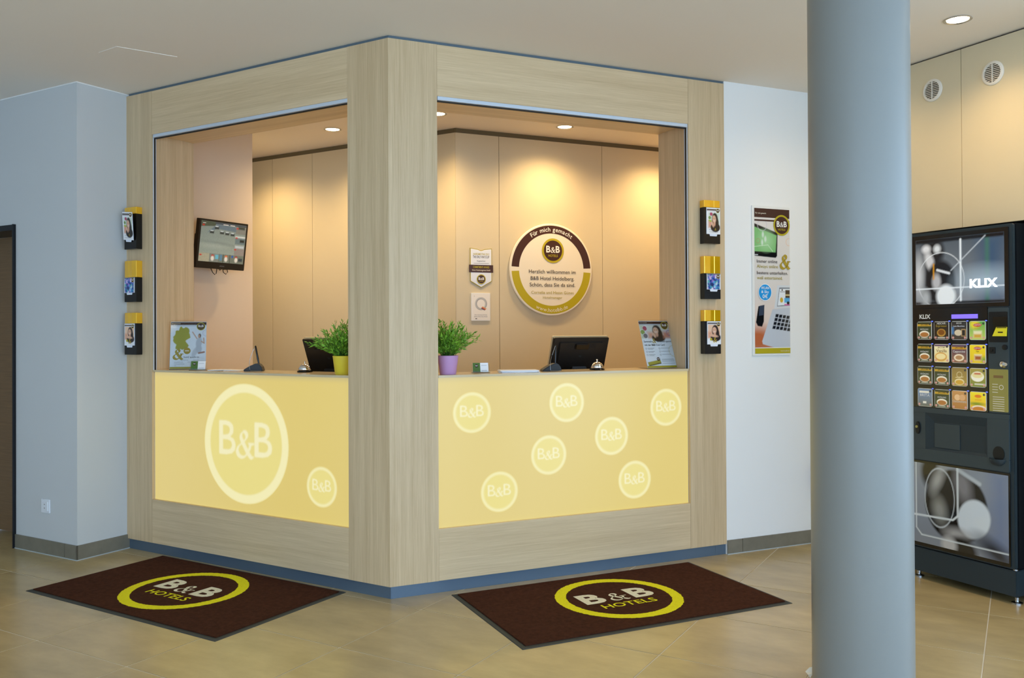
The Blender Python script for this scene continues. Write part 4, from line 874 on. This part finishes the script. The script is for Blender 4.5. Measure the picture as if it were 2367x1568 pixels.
# selection panel
MB().slab(rrect(-.015, .922, .443, 1.445, .006), F - .005, F + .002).build('selection_panel', 'panel_black', t)
q = Print(F - .0053, .0003); q.text('KLIX', .088, 1.392, .022, 'white_print', .066, .03); q.build('letters', t)
MB().box(.246, F - .0068, 1.389, .392, F - .004, 1.411).build('text_display', 'lcd', t)
def card(kind):
    W, H = .084, .091; p = Paint(W, H, 36, 40, '#3c4530')
    q = []
    if kind == 'kroenung':
        p.vgrad('#4a5236', '#353a26', 0, H); p.rect(0, H * .76, W, H * .88, '#c09a34'); p.ell(W * .5, H * .30, W * .36, H * .19, '#efe6d0'); p.ell(W * .5, H * .27, W * .31, H * .14, '#a8703a'); p.rect(W * .25, H * .06, W * .75, H * .09, '#d8d4c4'); q = [('JACOBS', .79, .008, 'ink', .045), ('KRÖNUNG', .53, .0085, 'white_print', .05)]
    elif kind == 'espresso': p.vgrad('#3c3024', '#2a221a', 0, H); p.ell(W * .5, H * .38, W * .30, H * .22, '#b58a3c'); p.ell(W * .5, H * .40, W * .23, H * .16, '#7a4a1c'); p.rect(W * .25, H * .06, W * .75, H * .12, '#d8d0c0', .006); q = [('NESCAFE', .84, .010, 'white_print', .05), ('Espresso', .70, .012, 'gold_amp', .062)]
    elif kind == 'latte': p.vgrad('#4a4034', '#33302e', 0, H); p.rect(0, H * .3, W * .15, H * .7, '#4a78a8', .01); p.ell(W * .45, H * .38, W * .26, H * .17, '#c9bba0'); p.rect(W * .66, H * .18, W * .95, H * .58, '#c09a64'); p.rect(W * .70, H * .21, W * .91, H * .54, '#2c2620'); q = [('NESCAFE', .86, .007, 'white_print', .03), ('Latte Macchiato', .70, .008, 'paper_blue', .064)]
    elif kind == 'green_tea': p.vgrad('#b8c860', '#58a048', 0, H); p.ell(W * .3, H * .85, W * .3, H * .25, '#d8c838', .02); p.ell(W * .5, H * .80, W * .27, H * .09, '#c03a30'); p.rect(W * .25, H * .1, W * .78, H * .48, '#e0d8b0', .01); p.rect(W * .27, H * .1, W * .76, H * .30, '#c89a38', .01); q = [('Lipton', .76, .010, 'white_print', .036)]; p.rect(W * .3, H * .61, W * .7, H * .65, '#a8a030', .004)
    elif kind == 'vanilla': p.vgrad('#e6cc88', '#efe2b4', 0, H); p.rect(0, H * .9, W, H, '#5c4460'); p.ell(W * .45, H * .30, W * .42, H * .26, '#d0a050'); p.ell(W * .45, H * .32, W * .34, H * .17, '#efd89c'); q = [('JACOBS', .78, .008, 'brown', .045), ('Vanilla', .56, .016, 'wood_plain', .062)]
    elif kind == 'cappuccino': p.vgrad('#8a6448', '#5c4656', 0, H); p.rect(0, H * .75, W, H * .88, '#c8962c'); p.ell(W * .48, H * .28, W * .34, H * .20, '#e6d2b4'); p.ell(W * .48, H * .28, W * .24, H * .12, '#b08458'); q = [('JACOBS', .78, .008, 'ink', .045), ('Cappuccino', .56, .012, 'white_print', .068)]
    elif kind == 'tea': p.vgrad('#d8b82c', '#ecd028', 0, H); p.ell(W * .5, H * .82, W * .25, H * .09, '#c03a30'); p.rect(W * .3, H * .16, W * .76, H * .48, '#e8d8b0', .01); p.rect(W * .32, H * .18, W * .74, H * .40, '#a0582c', .01); p.ell(W * .9, H * .2, W * .15, H * .15, '#7c9a3c', .02); q = [('Lipton', .78, .010, 'white_print', .036), ('TEA', .60, .007, 'ink', .018)]
    elif kind == 'gold': p.vgrad('#a88c44', '#8c7440', 0, H); p.ell(W * .5, H * .22, W * .32, H * .18, '#e0d0a0'); p.ell(W * .5, H * .20, W * .27, H * .13, '#c89a38'); p.ring(W * .5, H * .62, W * .17, .002, '#e0d0a0'); p.line((W * .25, H * .46), (W * .75, H * .5), .003, '#e0d0a0')
    elif kind == 'soup': p.vgrad('#7c8438', '#a09048', 0, H); p.ell(W * .48, H * .56, W * .42, H * .28, '#eae4d0'); p.ell(W * .48, H * .64, W * .36, H * .16, '#dccf94'); p.rect(W * .28, H * .68, W * .68, H * .76, '#b8483c', .006); p.rect(W * .3, H * .12, W * .95, H * .17, '#e8e4d4', .006)
    elif kind == 'brita': p.vgrad('#6c6c5c', '#6f84a0', 0, H * .8); p.rect(W * .1, H * .76, W * .8, H * .88, '#dcd8c8'); p.rect(W * .36, H * .16, W * .6, H * .28, '#e0dccc'); q = [('BRITA', .56, .014, 'white_print', .058)]
    elif kind == 'choco': p.vgrad('#a8743c', '#c08c54', 0, H); p.ell(W * .35, H * .64, W * .2, H * .17, '#dcb484'); p.ell(W * .68, H * .64, W * .2, H * .17, '#d0a070'); q = [('Chocomoments', .36, .013, 'cream', .076)]
    else: p.vgrad('#d8a828', '#ead430', 0, H); p.ell(W * .5, H * .78, W * .22, H * .09, '#d87828'); p.ell(W * .4, H * .36, W * .45, H * .08, '#7c8a2c', .01); p.ell(W * .55, H * .08, W * .5, H * .2, '#ead8c0'); p.ell(W * .55, H * .05, W * .42, H * .16, '#c07830'); p.rect(W * .3, H * .54, W * .72, H * .62, '#d8a428', .006)
    p.ell(W * .1, H * .1, W * .07, W * .07, '#c9948a'); p.ell(W * .9, H * .1, W * .07, W * .07, '#c9948a'); p.ell(W * .88, H * .88, W * .07, W * .07, '#3a3a38')
    return p, q
KINDS_ = (('kroenung', 'espresso', 'latte', 'green_tea'), ('kroenung', 'vanilla', 'cappuccino', 'tea'), ('kroenung', 'kroenung', 'gold', 'soup'), ('brita', 'kroenung', 'choco', 'maggi'))
for r_ in range(4):
    for c_ in range(4):
        x_ = .041 + .1017 * c_; z_ = 1.376 - .1183 * r_ - .0955
        b_ = MB().slab(rrect(x_, z_, x_ + .0885, z_ + .0955, .010), F - .0068, F - .004).build('drink_button', 'white_gloss', t)
        p, q = card(KINDS_[r_][c_]); o_ = p.build('picture', 'backlit', b_, x_ + .002, F - .0071, z_ + .002)
        pr = Print(F - .0073, .0002)
        for s_, zz, hh, m_, ww in q: pr.text(s_, x_ + .044, z_ + zz * .0955, hh, m_, ww, .008)
        pr.build('print', b_)
        MB().box(x_ + .086, F - .0064, z_ + .0945, x_ + .095, F - .004, z_ + .0985).build('led', 'led_blue', b_)
# coin side
MB().slab(rrect(.446, .922, .553, 1.440, .008), F - .006, F + .002).build('coin_panel', 'machine_mid', t, bevel=.001)
MB().slab(rrect(.452, 1.270, .549, 1.420, .006), F - .0075, F - .005).build('coin_recess', 'machine_dark', t)
MB().box(.474, F - .0085, 1.300, .548, F - .007, 1.395).build('coin_window', 'panel_black', t)
MB().add([(.478, F - .020, 1.300), (.545, F - .020, 1.300), (.548, F - .010, 1.345), (.492, F - .010, 1.345), (.478, F - .0075, 1.300), (.545, F - .0075, 1.300), (.548, F - .0075, 1.345), (.492, F - .0075, 1.345)], [(0, 1, 2, 3), (4, 7, 6, 5), (0, 4, 5, 1), (1, 5, 6, 2), (2, 6, 7, 3), (3, 7, 4, 0)]).build('price_card', 'yellow_card', t)
MB().box(.494, F - .0112, 1.334, .546, F - .0095, 1.344).box(.505, F - .0165, 1.306, .53, F - .0145, 1.322).build('price_card_print', 'ink', t)
MB().slab(rrect(.453, 1.214, .485, 1.246, .004), F - .009, F - .005).build('key_plate', 'machine_dark', t, bevel=.001)
o_ = MB().lathe([(0, .004), (.006, .004), (.006, 0)], 16).build('key_hole', 'black', t, (.468, F - .0085, 1.230)); o_.rotation_euler.x = R(90)
o_ = MB().lathe([(.013, 0), (.013, .006), (0, .008)], 20).build('coin_slot', 'machine_dark', t, (.535, F - .006, 1.246)); o_.rotation_euler.x = R(90)
o_ = MB().lathe([(.017, 0), (.018, .010), (.014, .022), (.010, .024), (0, .024)], 24).build('return_knob', 'chrome', t, (.534, F - .006, 1.163), smooth=True); o_.rotation_euler.x = R(90)
MB().slab(rrect(.451, .930, .549, 1.138, .004), F - .0085, F - .005).build('info_plate', 'plate_gold', t, bevel=.0008)
q = Print(F - .0087, .0003)
for k in range(4): q.rect(.468, 1.062 - .013 * k, .497, 1.065 - .013 * k, 'cream', 0)
for k in range(7): q.rect(.470, 1.000 - .011 * k, .530, 1.003 - .011 * k, 'cream', 0)
q.ring(.515, 1.050, .009, .012, 'cream'); q.rect(.475, 1.095, .525, 1.108, 'wood_plain'); q.build('print', t)
# cup bay: frame round a deep recess
b_ = MB().slab(rrect(-.018, .640, .552, .700, .006), F - .012, F + .001).slab(rrect(-.018, .893, .552, .920, .003), F - .008, F + .001).box(-.018, F - .010, .700, .088, F + .001, .893).box(.440, F - .010, .700, .552, F + .001, .893)
b_.build('bay_frame', 'machine_mid', t)
MB().add([(.088, F - .010, .700), (.440, F - .010, .700), (.440, F - .010, .893), (.088, F - .010, .893), (.135, F - .0005, .715), (.425, F - .0005, .715), (.425, F - .0005, .850), (.135, F - .0005, .850)], [(4, 5, 6, 7), (0, 1, 5, 4), (1, 2, 6, 5), (2, 3, 7, 6), (3, 0, 4, 7)]).build('cup_bay', 'machine', t)
MB().box(.140, F - .004, .716, .285, F - .001, .842).build('cup_door', 'machine_mid', t)
# oval lock and coin return cup
o_ = MB().slab(circ(.046, .81, .015, 24, .034), F - .018, F - .009).build('lock_boss', 'machine_dark', t, bevel=.003)
o_ = MB().lathe([(.007, 0), (.007, .004), (.004, .005), (0, .003)], 16).build('lock', 'plate_gold', t, (.042, F - .018, .815)); o_.rotation_euler.x = R(90)
MB().slab(circ(.500, .725, .030, 28, .036), F - .0125, F - .009).build('return_hollow', 'machine_dark', t)
b_ = MB(); n = 14; vs = []; fs = []
for j in range(6):
    ph = math.pi / 2 * j / 5
    for i in range(n + 1):
        th = math.pi * i / n; vs.append((.495 - .042 * math.cos(th) * math.cos(ph), F - .010 - .030 * math.sin(th) * math.cos(ph), .700 - .036 * math.sin(ph)))
for j in range(5):
    for i in range(n): a_ = j * (n + 1) + i; fs.append((a_, a_ + 1, a_ + n + 2, a_ + n + 1))
b_.add(vs, fs).build('return_cup', 'machine', t, smooth=True)
# lower picture panel
MB().slab(rrect(-.018, .180, .552, .634, .006), F - .005, F + .001).build('lower_frame', 'panel_black', t)
W, H = .54, .425; p = Paint(W, H, 120, 94, '#8f939a'); p.vgrad('#8a8e96', '#9aa0a8', 0, H); p.rect(W * .85, 0, W, H, '#7d88a4', .12)
p.ell(W * .47, H * .53, W * .33, H * .44, '#1d1b16', .012); p.ell(W * .20, H * .9, W * .10, H * .2, '#24221e', .03); p.ell(W * .30, H * .45, W * .07, H * .15, '#9a9890', .05, 12); p.ell(W * .55, H * .8, W * .08, H * .2, '#8a8688', .05, 15); p.ell(W * .66, H * .42, W * .16, H * .24, '#e2e8ec', .012, -25); p.ell(W * .28, H * .82, W * .05, H * .16, '#b8b6b0', .04, -25); p.ell(W * .48, H * .2, W * .12, H * .07, '#b4b0ac', .04); p.ell(W * .52, H * .0, W * .17, H * .17, '#24221f', .03); p.ell(W * .88, H * .08, W * .2, H * .1, '#34363c', .06, -30); p.ell(W * .40, H * .05, W * .08, H * .10, '#c8c4c0', .03, -40)
p.line((W * .50, H * .98), (W * .72, H * .85), .02, '#c8ced2', .010); p.ring(W * .30, H * .60, W * .16, .004, '#d8dcde', .004, rz=H * .36)
for a1_, b1_, wd_ in (((W * .495, H), (W * .495, H * .42), .010), ((W * .44, H * .36), (0, H * .34), .010), ((W * .04, H), (W * .04, H * .18), .006), ((W * .10, H * .10), (W, H * .10), .006)): p.line(a1_, b1_, wd_, '#e8ecec', .004)
p.line((W * .495, H * .42), (W * .44, H * .36), .010, '#e8ecec', .004); p.line((W * .04, H * .18), (W * .10, H * .10), .006, '#e8ecec', .004)
p.build('lower_picture', 'print_gloss', t, .004, F - .0056, .198)
